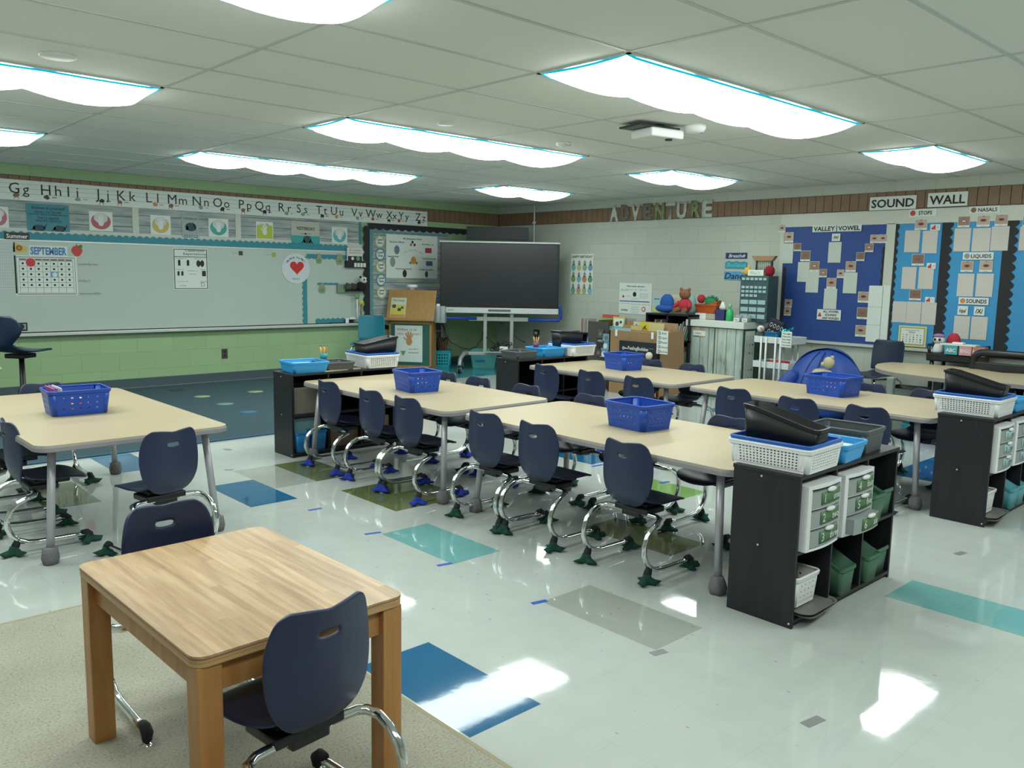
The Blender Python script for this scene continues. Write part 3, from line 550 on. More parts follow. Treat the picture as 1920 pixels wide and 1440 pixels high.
# ---- right wall
for nme,wl in (('birthday','r'),):
    p=Poster('r',1070,476,1112,551,paper,'birthday_poster','HAPPY BIRTHDAY poster with rows of pastel birthday cakes','poster',off=.004)
    p.text('HAPPY BIRTHDAY',.5,.93,.06,mat('ink_green',(.03,.10,.07),.6),width=.9,bold=.03)
    cc=[(.18,.42,.38),(.45,.50,.22),(.22,.42,.25),(.15,.30,.42),(.20,.35,.10),(.20,.40,.48),(.50,.22,.14),(.12,.28,.16),(.15,.38,.30),(.50,.28,.16),(.30,.45,.2),(.2,.4,.5)]
    for k in range(12):
        u=.13+.25*(k%4); v=.72-.29*(k//4); m=mat(f'pastel_{k}',cc[k],.6); p.disc(u,v-.06,p.w*.10,m,sy=1.1); p.disc(u,v+.05,p.w*.055,mat('pic_grey',(.25,.3,.28)),sy=1.3); p.rect(u-.012,v+.08,u+.012,v+.13,pc['o'])
    p.done()
p=Poster('r',1161,531,1222,589,paper,'readers_poster','white reading chart with a dark blue bar above the book display','poster',off=.004)
p.text('When Readers Get Stuck',.5,.90,.04,black,width=.55,bold=.03); p.rect(.02,.395,.94,.425,mat('bar_blue',(.03,.07,.28),.6)); p.disc(.13,.56,.018,pc['r']); p.disc(.77,.17,.033,red); p.disc(.77,.17,.02,paper,lay=2); p.disc(.48,.64,.03,black,sy=1.1); p.text('S+YOU',.18,.12,.06,black,width=.2,bold=.04)
for u0,u1,v in ((.05,.9,.79),(.05,.28,.75),(.2,.38,.58),(.64,.9,.66),(.64,.9,.60),(.64,.9,.54),(.4,.6,.5),(.05,.35,.34),(.38,.7,.32),(.72,.95,.32),(.38,.62,.22),(.38,.62,.16),(.38,.62,.1),(.38,.62,.04)): squiggle(p,u0,u1,v,lines,6,.012)
p.done()
def framed(x0,y0,x1,y1,m,s,tm,lb,shape=None,shear=.25,w_=.9,hh=.6):
    p=Poster('r',x0,y0,x1,y1,m,'word_sign',lb,'sign',off=.004,thick=.004,group='three blue word signs',shape=shape); p.text(s,.5,.5,hh,tm,width=w_,shear=shear,bold=.02); return p
p=framed(1361,474,1401,485,mat('sign_navy',(.015,.03,.16),.5),'Breathe',paper,'navy sign reading Breathe, topmost of three blue word signs',w_=.72); p.body.data.materials[0]=MATS['sign_navy']
for k in range(3): 
    a=PI*k/3; p.poly([(.88-.06*math.cos(a),.5-.3*math.sin(a)),(.88-.05*math.cos(a+.3),.5-.25*math.sin(a+.3)),(.88+.06*math.cos(a),.5+.3*math.sin(a)),(.88+.05*math.cos(a+.3),.5+.25*math.sin(a+.3))],paper,'flower')
p.done()
framed(1360,489,1401,504,mat('sign_teal',(.04,.30,.40),.5),'Believe',mat('sky_text',(.12,.5,.62),.5),'teal wavy-edged sign reading Believe, middle of three blue word signs',shape=[(0,.05),(1,0),(1,.8),(.85,.95),(.7,.85),(.5,1),(.35,.85),(.15,1),(0,.8)]).done()
framed(1358,509,1401,525,mat('sign_sky',(.10,.35,.58),.5),'Dance',mat('ink_navy',(.01,.02,.08),.5),'sky blue sign reading Dance, lowest of three blue word signs',w_=1.0,hh=.75).done()
# ADVENTURE letters on the brown band
wood_pale=mat('distressed_white_letter',(.50,.55,.50),.7,noise=.5,nscale=25); wood_dk=mat('distressed_grey_letter',(.17,.16,.14),.7,noise=.5,nscale=25); wood_gn=mat('distressed_green_letter',(.22,.27,.14),.7,noise=.6,nscale=25)
xs_=[1152,1172,1192,1213,1237,1257,1278,1303,1325]
for ch,px,m_ in zip('ADVENTURE',xs_,[wood_pale,wood_dk,wood_pale,wood_dk,wood_gn,wood_pale,wood_pale,wood_gn,wood_pale]):
    pa=onX(px,400,XR-.02); t=thing('wall_letter',f'distressed decorative letter {ch} of the word ADVENTURE, '+('grey' if m_ is wood_dk else 'greenish' if m_ is wood_gn else 'whitish')+' on the brown band','letter',(XR-.018,pa.y,2.145),-PI/2,'ADVENTURE letters')
    if ch=='E' : t['label']=f'distressed letter E of ADVENTURE, '+('dark grey one beside the V' if px==1213 else 'whitish one at the right end of the word')
    me=text(ch,.205,m_,t,0,0,0,width=.15,bold=.06,valign='B',name='letter_face'); md=me.modifiers.new('s','SOLIDIFY'); md.thickness=.012; md.offset=1
# ---- sound wall
def z5(x0,y0,x1,y1): return (1440+x0/4,350+y0/4,1440+x1/4,350+y1/4)
sf=mat('tackboard_frame',(.53,.56,.49),.4); royal=mat('royal_blue_paper',(.012,.055,.25),.55,bump=.15,bscale=6,noise=.1,nscale=2); bright=mat('bright_blue_paper',(.035,.27,.55),.55,bump=.15,bscale=6,noise=.08,nscale=3)
yb1=onX(1460,520,XR).y
b=MB(); b.box(XR-.02,-2.2,1.985,XR-.001,yb1,2.125); b.box(XR-.02,yb1-.05,.70,XR-.001,yb1,1.99); ym=onX(1665,520,XR).y; b.box(XR-.02,ym-.05,.70,XR-.001,ym+.045,1.99); b.box(XR-.045,-2.2,.675,XR-.001,yb1,.705)
struct(b.build('trim_4',sf))
Poster('r',1467,421,1658,645,royal,'blue_bulletin_board','royal blue bulletin board headed VALLEY VOWEL','bulletin board',off=.003,thick=.012,body='backing').done()
Poster('r',1674,413,2010,659,bright,'bright_bulletin_board','bright sky blue bulletin board headed STOPS and NASALS','bulletin board',off=.003,thick=.012,body='backing').done()
def vs(px,py0,py1,wd,side,lb,off=.018): return strip_thing('r',(px,py0),(px,py1),wd,side,lb,darkbrd,off=off,per=.085)
vs(1662,462,537,.04,-1,'black scalloped border down the upper right edge of the royal blue board'); vs(1469,500,640,.035,1,'black scalloped border down the left edge of the royal blue board')
vs(1674,418,648,.075,1,'black scalloped border down the left edge of the bright blue board')
vs(1768,413,652,.11,1,'black scalloped border between the STOPS and NASALS columns'); vs(1885,409,660,.13,1,'black scalloped border right of the NASALS column')
def sign(q,s,lb,hh=.62,w_=.9,img=None,off=.022,m=paper,name='word_sign'):
    p=Poster('r',*z5(*q),m,name,lb,'sign',off=off,thick=.003)
    if img: p.disc(.14,.5,p.h*.36,img); p.text(s,.60,.5,hh,black,width=w_,bold=.03)
    else: p.text(s,.5,.5,hh,black,width=w_,bold=.035)
    return p.done()
sign((765,72,1112,172),'SOUND','large SOUND sign above the bright blue board',.62,.92); sign((1200,42,1498,148),'WALL','large WALL sign above the bright blue board',.62,.9)
stopm=mat('stop_red',(.45,.06,.05),.6); 
sign((1060,168,1263,225),'STOPS','STOPS label with a red stop sign picture',.5,.5,stopm); sign((1512,145,1742,200),'NASALS','NASALS label with a brown nose picture',.5,.62,pc['b'])
sign((335,290,513,340),'VALLEY','VALLEY sign at the top of the royal blue board',.66,.9); sign((520,284,702,335),'VOWEL','VOWEL sign at the top of the royal blue board',.66,.9)
sign((1462,492,1692,548),'LIQUIDS','LIQUIDS label with a grey cloud picture',.5,.66,pc['g']); sign((1430,832,1655,885),'SOUNDS','2 SOUNDS label with an orange square',.56,.68,pc['o'])
sign((480,352,542,408),'/ə/','small card with the schwa sign above the tall blank card',.45,.6); sign((1422,895,1500,962),'/qu/','small white card reading qu',.4,.7); sign((1545,900,1625,966),'/X/','small white card reading X',.5,.7)
p=Poster('r',*z5(368,922,547,1000),paper,'voiced_sign','ALL VOWEL SOUNDS ARE VOICED sign at the foot of the valley','sign',off=.022,thick=.003); p.text('ALL VOWEL',.58,.82,.2,black,width=.66,bold=.03); p.text('SOUNDS',.58,.5,.2,black,width=.48,bold=.03); p.text('ARE VOICED',.58,.18,.2,black,width=.7,bold=.03); p.poly([(.03,.3),(.12,.75),(.2,.3)],stopm); p.done()
blank2=mat('blank_card_warm',(.56,.54,.50),.6,spec=.25); blank1=mat('blank_card_cool',(.54,.60,.54),.6,spec=.25)
n=0
B1=[((452,415,548,570),'under the schwa card'),((105,425,188,575),'uppermost on the left arm of the valley'),((222,565,308,714),'second from the top of the left arm'),((285,625,380,794),'third from the top of the left arm'),((565,643,667,800),'upper on the right arm of the valley'),((418,765,516,918),'at the bottom of the valley')]
for k,(q,s) in enumerate(B1): Poster('r',*z5(*q),blank1,'blank_card','blank card on the royal blue board, '+s,'card',off=.019+.0012*(k%3),thick=.001,group='blank cards on the blue boards').done()
B2=[((1025,328,1137,492),'left one of the two under STOPS'),((1157,330,1270,500),'right one of the two under STOPS'),((1003,602,1110,768),'left of the middle pair in STOPS column'),((1128,602,1240,768),'right of the middle pair in STOPS column'),((933,860,1037,1018),'left of the three low in STOPS column'),((1038,862,1147,1026),'middle of the three low in STOPS column'),((1150,868,1260,1035),'right of the three low in STOPS column'),
 ((1395,312,1518,486),'left one of the three under NASALS'),((1532,310,1667,486),'middle one of the three under NASALS'),((1672,298,1805,480),'right one of the three under NASALS'),((1420,652,1543,824),'left one under LIQUIDS'),((1560,652,1688,826),'right one under LIQUIDS'),((1392,970,1510,1142),'left one under 2 SOUNDS'),((1520,975,1643,1148),'right one under 2 SOUNDS'),((1885,300,2000,478),'cut by the right edge of the photo')]
for q,s in B2: Poster('r',*z5(*q),blank2,'blank_card','blank card on the bright blue board, '+s,'card',off=.019,thick=.001,group='blank cards on the blue boards').done()
for q,s in (((742,742,858,1165),'left strip'),):
    p=Poster('r',*z5(745,742,848,1165),paper,'tall_card_strip','tall column of joined white cards on the royal blue board','card',off=.026,thick=.002)
    for v in (.3,.62): p.rect(0,v,1,v+.004,lines)
    p.done()
    p=Poster('r',*z5(852,740,905,1165),paper,'tall_card_strip','narrow white card strip right of the tall joined cards','card',off=.026,thick=.002); p.done()
skins=[(.40,.28,.21),(.28,.18,.125),(.46,.35,.29),(.20,.13,.09)]
def mouth(q,lb,k,name='mouth_photo'):
    p=Poster('r',*z5(*q),paper,name,lb,'photo card',off=.0215,thick=.0015,group='mouth photo cards')
    sk=mat(f'skin_print_{k}',skins[k],.5); p.rect(.03,.18,.97,.97,sk); a,c=p.P(.5,.58); m1=mat('lip_print',(.25,.08,.07),.5); m2=mat('mouth_dark_print',(.05,.02,.02),.5); m3=mat('tooth_print',(.6,.6,.58),.5)
    p.disc(.5,.56,p.w*.25,m1,lay=2,sy=.5,n=14); p.disc(.5,.56,p.w*.17,(m2,m3,m2,m1)[k],lay=3,sy=.4,n=12); p.disc(.5,.93,p.w*.10,mat('nose_print',(.2,.11,.08),.5),lay=2,sy=.4); squiggle(p,.35,.65,.08,lines,3,.04); p.done()
M=[((80,285,132,342),'at the upper left corner of the royal blue board',2),((125,342,192,420),'top of the left arm, with teeth',2),((195,425,250,483),'second down the left arm',3),((245,480,318,560),'third down the left arm',3),((313,560,385,637),'fourth down the left arm, mouth open',1),((385,618,443,680),'fifth down the left arm',1),((440,685,512,765),'at the very bottom of the valley',0),((517,622,572,685),'first up the right arm',2),((583,560,660,640),'second up the right arm',0),((662,492,725,557),'third up the right arm',3),((727,428,792,490),'fourth up the right arm',1),((767,360,830,423),'left of two at the top of the right arm',2),((832,358,895,423),'right of two at the top of the right arm',2),
 ((125,845,180,905),'upper of two at the left edge of the blue board',2),((120,907,172,967),'lower of two at the left edge of the blue board',2),((675,788,758,870),'upper of the three left of the joined cards',0),((667,908,748,993),'middle of the three left of the joined cards',3),((655,1040,735,1125),'lower of the three left of the joined cards',0),
 ((1102,245,1195,325),'under the STOPS label, with teeth',2),((1080,507,1172,592),'middle of the STOPS column',3),((1060,772,1150,852),'low in the STOPS column',3),((1425,222,1515,305),'left of the three under NASALS',1),((1567,215,1665,300),'middle of the three under NASALS',2),((1703,208,1800,295),'right of the three under NASALS',0),((1447,558,1540,640),'left of the two under LIQUIDS',0),((1587,555,1685,640),'right of the two under LIQUIDS',2),((1912,220,2000,300),'at the right edge of the photo, high on the board',1)]
for q,s,k in M: mouth(q,'small mouth photo card, '+s,k)
for q,s in (((1218,282,1292,328),'top'),((1190,572,1258,618),'middle'),((1178,828,1250,870),'lowest')):
    p=Poster('r',*z5(*q),paper,'megaphone_card',f'small red megaphone card, {s} of three in the STOPS column','card',off=.023,thick=.001,group='megaphone cards'); p.poly([(.05,.3),(.5,.95),(.55,.15),(.2,.15)],stopm); p.text('!!',.78,.5,.4,lines); p.done()
p=Poster('r',*z5(978,1045,1188,1198),mat('pale_yellow_frame',(.58,.62,.34),.6),'calm_corner_poster','yellow bordered chart of small symbols at the foot of the bright blue board','poster',off=.024,thick=.003)
p.rect(.05,.06,.95,.94,mat('gold_frame',(.42,.32,.09),.6)); p.rect(.09,.12,.91,.88,paper,lay=2); p.text('Community Tool',.5,.80,.07,lines,width=.5,lay=4); p.text('Rules!',.5,.70,.08,black,width=.2,lay=4)
for i in range(6):
    for j in range(4): p.disc(.18+.125*i,.56-.11*j,.004+.004*random.random(),random.choice([lines,stopm,pc['k']]),lay=3,n=7)
p.done()
# ================================================================ CHAIRS
def prof_back(z):   # half width of the back shell by height
    ks=[(.322,.030),(.328,.062),(.345,.094),(.37,.118),(.41,.139),(.46,.150),(.51,.151),(.55,.146),(.585,.138),(.612,.128),(.628,.116),(.638,.094)]
    for (a,b_),(c,d) in zip(ks,ks[1:]):
        if a<=z<=c: return b_+(d-b_)*(z-a)/(c-a)
    return ks[0][1] if z<.4 else ks[-1][1]
def make_chair(name,sock,label,group):
    """small cantilever school chair: faces +x, origin on the floor below the seat"""
    t=thing(name,label,'chair',(0,0,0),0,group)
    # back shell with a hand slot
    zs=[.322,.325,.331,.342,.358,.38,.41,.44,.48,.52,.548,.562,.578,.592,.608,.622,.632,.638]
    us=[-1,-.94,-.82,-.62,-.42,-.26,-.22,0,.22,.26,.42,.62,.82,.94,1]
    def bx(z):
        kk=[(.322,-.092),(.335,-.108),(.36,-.125),(.40,-.138),(.46,-.144),(.55,-.146),(.65,-.156)]
        for (a,b_),(c,d) in zip(kk,kk[1:]):
            if a<=z<=c: return b_+(d-b_)*(z-a)/(c-a)
        return kk[-1][1]
    P=[]
    for z in zs:
        wd=prof_back(z); row=[]
        for u in us:
            zz=z
            if abs(u)<=.26 and .56<z<.58: zz=z- (.004 if abs(u)<.1 else 0)
            if z>.63: zz=z-.010*(1-abs(u))**2
            row.append((bx(z)+.050*(u*wd/.15)**2*(.6+.4*(z-.32)/.32), u*wd, zz))
        P.append(row)
    hole=lambda i,j: zs[i]>=.560 and zs[i+1]<=.580 and -.23<us[j] and us[j+1]<.23
    b=MB(); b.grid(P,skip=hole); o=b.build('backrest',navy,t,solid=.011,sub=1,merge=True)
    # seat shell
    P=[]; ks=[(-.108,.40,.075),(-.103,.37,.09),(-.088,.350,.108),(-.06,.338,.128),(-.01,.333,.145),(.05,.334,.156),(.11,.338,.158),(.155,.337,.150),(.188,.328,.132),(.200,.318,.105),(.206,.310,.07)]
    for x,z,wd in ks:
        P.append([(x-.012*(u*u if x>.15 else 0),u*wd,z+.012*u*u*(1 if x<.14 else .3)) for u in (-1,-.93,-.75,-.5,-.25,0,.25,.5,.75,.93,1)])
    MB().grid(P).build('seat',navy,t,solid=.010,sub=1,merge=True)
    # one bent tube frame
    half=[(.165,.048),(.10,.048),(.02,.049),(-.06,.050),(-.11,.056),(-.15,.074),(-.180,.104),(-.196,.145),(-.194,.188),(-.176,.228),(-.142,.258),(-.105,.274)]
    pts=[(x,-.185,z) for x,z in half]+[(-.070,-.172,.281),(-.060,-.145,.286),(-.058,-.08,.288),(-.058,.08,.288),(-.060,.145,.286),(-.070,.172,.281)]+[(x,.185,z) for x,z in half[::-1]]
    MB().tube(pts,.0135,12).build('tube_frame',chrome,t)
    b=MB(); b.box(-.075,-.10,.283,.06,.10,.312); b.box(-.045,-.075,.305,.12,.075,.330); b.box(-.075,-.055,.262,-.035,.055,.29); b.build('seat_bracket',blackp,t,bevel=.006)
    for sy in (-1,1):
        for fx in (-1,1):
            if fx<0: # rear foot hangs from the bend
                o=MB().tube([(-.150,sy*.185,.085),(-.163,sy*.185,.055),(-.172,sy*.185,.022)],.014,8,rs=[.012,.019,.016]).build('foot',sockb,t)
            else: o=MB().tube([(.130,sy*.185,.055),(.155,sy*.185,.056),(.168,sy*.185,.045),(.165,sy*.185,.02)],.014,8,rs=[.015,.017,.018,.014]).build('foot',sockb,t)
            x0=-.172 if fx<0 else .163
            if sock:
                b=MB(); n=14
                R=[]
                for z,r,am in ((.003,.018,0),(.005,.028,.2),(.010,.040,.5),(.017,.043,.62),(.024,.028,.4),(.034,.021,.2),(.05,.017,.1)):
                    R.append([(x0+r*(1+am*math.sin(3*a+1+2*fx+sy))*math.cos(a),sy*.185+r*(1+am*math.sin(3*a+1+2*fx+sy))*math.sin(a),z+(.007*math.sin(5*a+fx) if .008<z<.03 else 0)) for a in [2*PI*k/n for k in range(n)]])
                b.loft(R).build('felt_sock',sock,o)
                MB().lathe([(.022,0),(.022,.004),(.012,.006)],(x0,sy*.185,0),14).build('glide',silver,o)
            else: MB().lathe([(.023,0),(.023,.004),(.012,.012),(.006,.022)],(x0,sy*.185,0),16).build('glide',chrome,o)
    return t
cg=make_chair('school_chair',feltg,'','chairs with green felt socks'); cb=make_chair('school_chair',feltb,'','chairs with blue felt socks'); cn=make_chair('school_chair',None,'','chairs at the wooden table')
_used=set()
def chair(proto,x,y,deg,label):
    if id(proto) not in _used: _used.add(id(proto)); o=proto
    else: o=copy_tree(proto)
    o.location=(x,y,0); o.rotation_euler=(0,0,math.radians(deg)); o['label']=label; return o
chair(cg,.0,-.78,0,'green-footed navy chair at the front table, closest to the black shelf')
chair(cg,.0,-.18,0,'green-footed navy chair, middle one on the near side of the front table')
chair(cg,.0,.235,0,'green-footed navy chair at the front table, beside the joint with the blue-footed row')
chair(cb,-.02,.945,0,'blue-footed navy chair just left of the silver leg where the front tables meet')
chair(cb,-.02,1.35,0,'blue-footed navy chair, middle one of the three in the row nearest the viewer')
chair(cb,-.02,1.88,0,'blue-footed navy chair closest to the black shelf of blue bins')
chair(cb,.72,1.80,180,'navy chair showing only its top corner right of the blue-footed row\'s basket')
chair(cb,.72,1.41,180,'navy chair back peeping over the blue-footed row\'s table, left of the far shelf')
chair(cb,.72,.90,180,'navy chair back peeping up below the far black shelf with the pencil cup')
chair(cg,.72,.31,180,'navy chair back peeping over the front table, left of its blue basket')
chair(cg,.72,-.16,180,'navy chair hidden behind the blue basket on the front table')
chair(cg,.72,-.72,180,'navy chair back peeping over the front table beside the black book bin')
chair(cb,2.02,1.77,0,'navy chair back nearest the far black shelf with the pencil cup')
chair(cb,2.01,1.25,0,'navy chair back, middle one of three before the book display')
chair(cb,2.01,.765,0,'navy chair back, rightmost of three before the book display')
chair(cg,2.07,-.035,0,'navy chair back behind the front table, leftmost of three at the right back table')
chair(cg,2.01,-.55,0,'navy chair back half hidden by the sloping black book bin')
chair(cg,2.03,-1.0,0,'navy chair back behind the grey perforated basket')
chair(cb,2.90,1.52,180,'navy chair top beyond the back left table, below the lettered list')
chair(cb,2.90,1.06,180,'navy chair top beyond the back left table, in front of the plank-print cabinet')
chair(cg,2.90,-.51,180,'navy chair top peeping out right of the blue basket on the right back table')
chair(cg,2.90,-.95,180,'navy chair beyond the right back table, its chrome loop beside the silver table leg')
chair(cg,-2.06,1.44,0,'green-footed navy chair cut by the left edge of the photo')
chair(cg,-2.06,2.06,0,'navy chair behind the one cut by the left edge, mostly hidden')
chair(cg,-1.68,.86,99,'green-footed navy chair at the near end of the left table')
chair(cg,-1.71,2.66,-90,'navy chair at the far end of the left table, its green feet showing beneath')
chair(cn,-2.195,-1.445,96,'foreground navy chair on the right side of the wooden table')
chair(cn,-2.155,-.66,-90,'navy chair tucked behind the wooden table, with a white-lit hand slot')
# ================================================================ TABLES
def activity_table(x0,x1,y0,y1,label,socks,hgt=.58):
    t=thing('activity_table',label,'table',((x0+x1)/2,(y0+y1)/2,0),0,'long maple topped tables'); hx,hy=(x1-x0)/2,(y1-y0)/2
    P=rrect(-hx,-hy,hx,hy,.075,7); Pi=rrect(-hx+.004,-hy+.004,hx-.004,hy-.004,.072,7)
    MB().prism(Pi,hgt-.004,hgt,'z').build('tabletop',maple,t)
    b=MB(); n=len(P); Q=rrect(-hx+.012,-hy+.012,hx-.012,hy-.012,.065,7)
    b.loft([[(p[0],p[1],hgt-.034) for p in Q],[(p[0],p[1],hgt-.030) for p in P],[(p[0],p[1],hgt-.012) for p in P],[(p[0],p[1],hgt-.0035) for p in Pi]],0,False); b.build('edge_band',edgeg,t)
    for sx in (-1,1):
        for sy in (-1,1):
            tx_,ty_=sx*(hx-.095),sy*(hy-.125); fx,fy=sx*(hx-.055),sy*(hy-.085)
            l=MB().tube([(tx_,ty_,hgt-.034),((tx_+fx)/2,(ty_+fy)/2,hgt/2),(fx,fy,.03)],.0185,14).build('leg',steel,t)
            MB().box(tx_-.05,ty_-.05,hgt-.042,tx_+.05,ty_+.05,hgt-.034).build('mounting_plate',steel,l,bevel=.003)
            b=MB(); R=[]; am=.10 if socks else .0
            for z,r in ((0,.026),(.004,.034),(.03,.040),(.055,.036),(.075,.028 if socks else .034),(.082,.022)):
                R.append([(fx+r*(1+am*math.sin(5*a+z*40))*math.cos(a),fy+r*(1+am*math.sin(5*a+z*40))*math.sin(a),z) for a in [2*PI*k/18 for k in range(18)]])
            b.loft(R).build('foot_sock' if socks else 'foot_cap',sockg,l)
    b=MB(); b.box(-hx+.13,-hy+.2,hgt-.06,-hx+.15,hy-.2,hgt-.034); b.box(hx-.15,-hy+.2,hgt-.06,hx-.13,hy-.2,hgt-.034); b.build('under_rail',steel,t)
    return t
activity_table(-.07,.81,-1.325,.51,'long maple table in front, meeting the black shelf of green bins',True)
activity_table(-.11,.79,.60,2.33,'long pale maple table with the blue-footed chairs, meeting the shelf by the dark rug',True)
activity_table(2.05,2.96,.56,2.17,'long pale maple table farther back, in front of the book display',True)
activity_table(2.07,2.97,-1.33,.45,'long maple table farther back, meeting the second black drawer shelf',True)
activity_table(-2.185,-1.265,.945,2.75,'pale maple table at the left, standing alone near the dark rug',False)
# wooden table in the foreground
t=thing('wooden_table','small rectangular wooden table with a striped butcher-block top in the foreground','table',(-2.165,-1.06,0),math.radians(1.2)); hx,hy=.29,.405
MB().prism(rrect(-hx,-hy,hx,hy,.035,6),.534,.540,'z').build('tabletop',oakl,t)
ply=wood_mat('plywood_edge',[(.36,.19,.08),(.50,.31,.15),(.40,.22,.09)],.45,scale=(1,1,60),nscale=2)
MB().prism(rrect(-hx+.001,-hy+.001,hx-.001,hy-.001,.034,6),.512,.534,'z').build('plywood_edge',ply,t,bevel=.002)
MB().prism(rrect(-hx-.0005,-hy-.0005,hx+.0005,hy+.0005,.0355,6),.5325,.5345,'z').build('dark_seam',pc['b'],t)
legw=wood_mat('orange_oak_leg',[(.34,.145,.04),(.40,.185,.055),(.46,.23,.08)],.38,scale=(9,9,.9),nscale=3)
b=MB(); b.box(-hx+.05,-hy+.028,.435,hx-.05,-hy+.048,.512); b.box(-hx+.05,hy-.048,.435,hx-.05,hy-.028,.512); b.box(-hx+.028,-hy+.05,.435,-hx+.048,hy-.05,.512); b.box(hx-.048,-hy+.05,.435,hx-.028,hy-.05,.512); b.build('apron',legw,t,bevel=.002)
for sx in (-1,1):
    for sy in (-1,1):
        cx,cy=sx*(hx-.038),sy*(hy-.038); MB().box(cx-.03,cy-.03,0,cx+.03,cy+.03,.512).build('leg',legw,t,bevel=.003)
# ================================================================ TRAYS AND BASKETS
def perf(b,p00,p10,p01,p11,nx,ny,hole=.5,mu=.08,mv=.15,rnd=True,mi=0):
    """a wall panel with real holes; p00..p11 corners (u along, v up)"""
    p00,p10,p01,p11=map(Vector,(p00,p10,p01,p11))
    f=lambda u,v:(p00*(1-u)+p10*u)*(1-v)+(p01*(1-u)+p11*u)*v
    q=lambda *a:b.add([f(*x) for x in a],[(0,1,2,3)],mi)
    q((0,0),(1,0),(1,mv),(0,mv)); q((0,1-mv),(1,1-mv),(1,1),(0,1)); q((0,mv),(mu,mv),(mu,1-mv),(0,1-mv)); q((1-mu,mv),(1,mv),(1,1-mv),(1-mu,1-mv))
    du=(1-2*mu)/nx; dv=(1-2*mv)/ny
    for i in range(nx):
        for j in range(ny):
            u0=mu+i*du; v0=mv+j*dv; cu,cv=u0+du/2,v0+dv/2
            out=[(u0,v0),(cu,v0),(u0+du,v0),(u0+du,cv),(u0+du,v0+dv),(cu,v0+dv),(u0,v0+dv),(u0,cv)]
            hu,hv=du/2*hole,dv/2*hole; k=.72 if rnd else 1
            inn=[(cu-hu*k,cv-hv*k),(cu,cv-hv),(cu+hu*k,cv-hv*k),(cu+hu,cv),(cu+hu*k,cv+hv*k),(cu,cv+hv),(cu-hu*k,cv+hv*k),(cu-hu,cv)]
            for k2 in range(8):
                a=(k2+1)%8; q(out[k2],out[a],inn[a],inn[k2])
def tray(name,m,w,d,h,label=None,cat='basket',taper=.012,r=.02,holes=None,loc=(0,0,0),rz=0,group=None,rim=.006,lip=True,hole=.5,mv=.18,thick=.003,handle=False,rnd=True):
    """open rounded tray, w along local x, d along local y, standing on z=0"""
    t=thing(name,label,cat,loc,rz,group); hx,hy=w/2,d/2; B_=rrect(-hx+taper,-hy+taper,hx-taper,hy-taper,r*.8,4); T_=rrect(-hx,-hy,hx,hy,r,4); n=len(T_)
    b=MB(); b.add([(p[0],p[1],.001) for p in B_],[list(range(n))])
    # straight runs between the corner arcs: arcs have 5 points each (n=4)
    for c in range(4):
        for k in range(4):
            i=c*5+k; j=i+1; b.add([(*B_[i],.001),(*B_[j],.001),(*T_[j],h),(*T_[i],h)],[(0,1,2,3)],0,True)
        i=c*5+4; j=(c*5+5)%n; P=((*B_[i],.001),(*B_[j],.001),(*T_[i],h),(*T_[j],h))
        if holes: nx=holes[0] if c%2==0 else holes[1]; perf(b,*P,nx,holes[2],hole,.06 if c%2==0 else .08,mv,rnd=rnd)
        else: b.add(P,[(0,1,3,2)])
    b.build('shell',m,t,solid=thick)
    b=MB(); R=rrect(-hx-.002,-hy-.002,hx+.002,hy+.002,r,4); b.tube([(p[0],p[1],h) for p in R]+[(R[0][0],R[0][1],h)],rim,8,cap=False)
    if lip: b.loft([[(p[0],p[1],h-.014) for p in rrect(-hx-.004,-hy-.004,hx+.004,hy+.004,r,4)],[(p[0],p[1],h) for p in rrect(-hx-.006,-hy-.006,hx+.006,hy+.006,r,4)]],0,True,False)
    b.build('rim',m,t)
    if handle:
        for s in (-1,1): MB().box(s*(hx-.006)-.002,-.045,h-.05,s*(hx-.006)+.010,.045,h-.025).build('handle_slot',blackp,t,bevel=.008)
    return t
def book_bin(name,m,L,W,hb,hf,label,loc,rz=0,group=None,cat='bin'):
    """sloping magazine bin: tall end at -x, low end at +x"""
    t=thing(name,label,cat,loc,rz,group); n=9
    def ring(x0,x1,y,zf): 
        P=rrect(x0,-y,x1,y,.018,3); return [(p[0],p[1],zf(p[0])) for p in P]
    hz=lambda x:hb+(hf-hb)*min(1,max(0,((x+L/2)/L-.12)/.80))**1.0
    P0=[(p[0]*.92,p[1]*.85,.002) for p in rrect(-L/2,-W/2,L/2,W/2,.018,6)]; P1=[(p[0],p[1],0) for p in rrect(-L/2,-W/2,L/2,W/2,.018,6)]
    # subdivide long sides so the slope curves
    def dens(P):
        Q=[]
        for i in range(len(P)):
            a,c=Vector(P[i]),Vector(P[(i+1)%len(P)]); k=8 if (a-c).length>L*.5 else 1
            for j in range(k): Q.append(tuple(a+(c-a)*j/k))
        return Q
    P0,P1=dens(P0),dens(P1); P1=[(p[0],p[1],hz(p[0])) for p in P1]; P2=[(p[0]*1.03,p[1]*1.07,p[2]-.001) for p in P1]; P3=[(p[0],p[1],p[2]-.014) for p in P2]
    b=MB(); b.loft([P0,P1],0,True,False); b.add(P0,[list(range(len(P0)))]); b.build('shell',m,t,solid=.003)
    MB().loft([P1,P2,P3],0,False,False).build('lip',m,t,solid=.002); return t
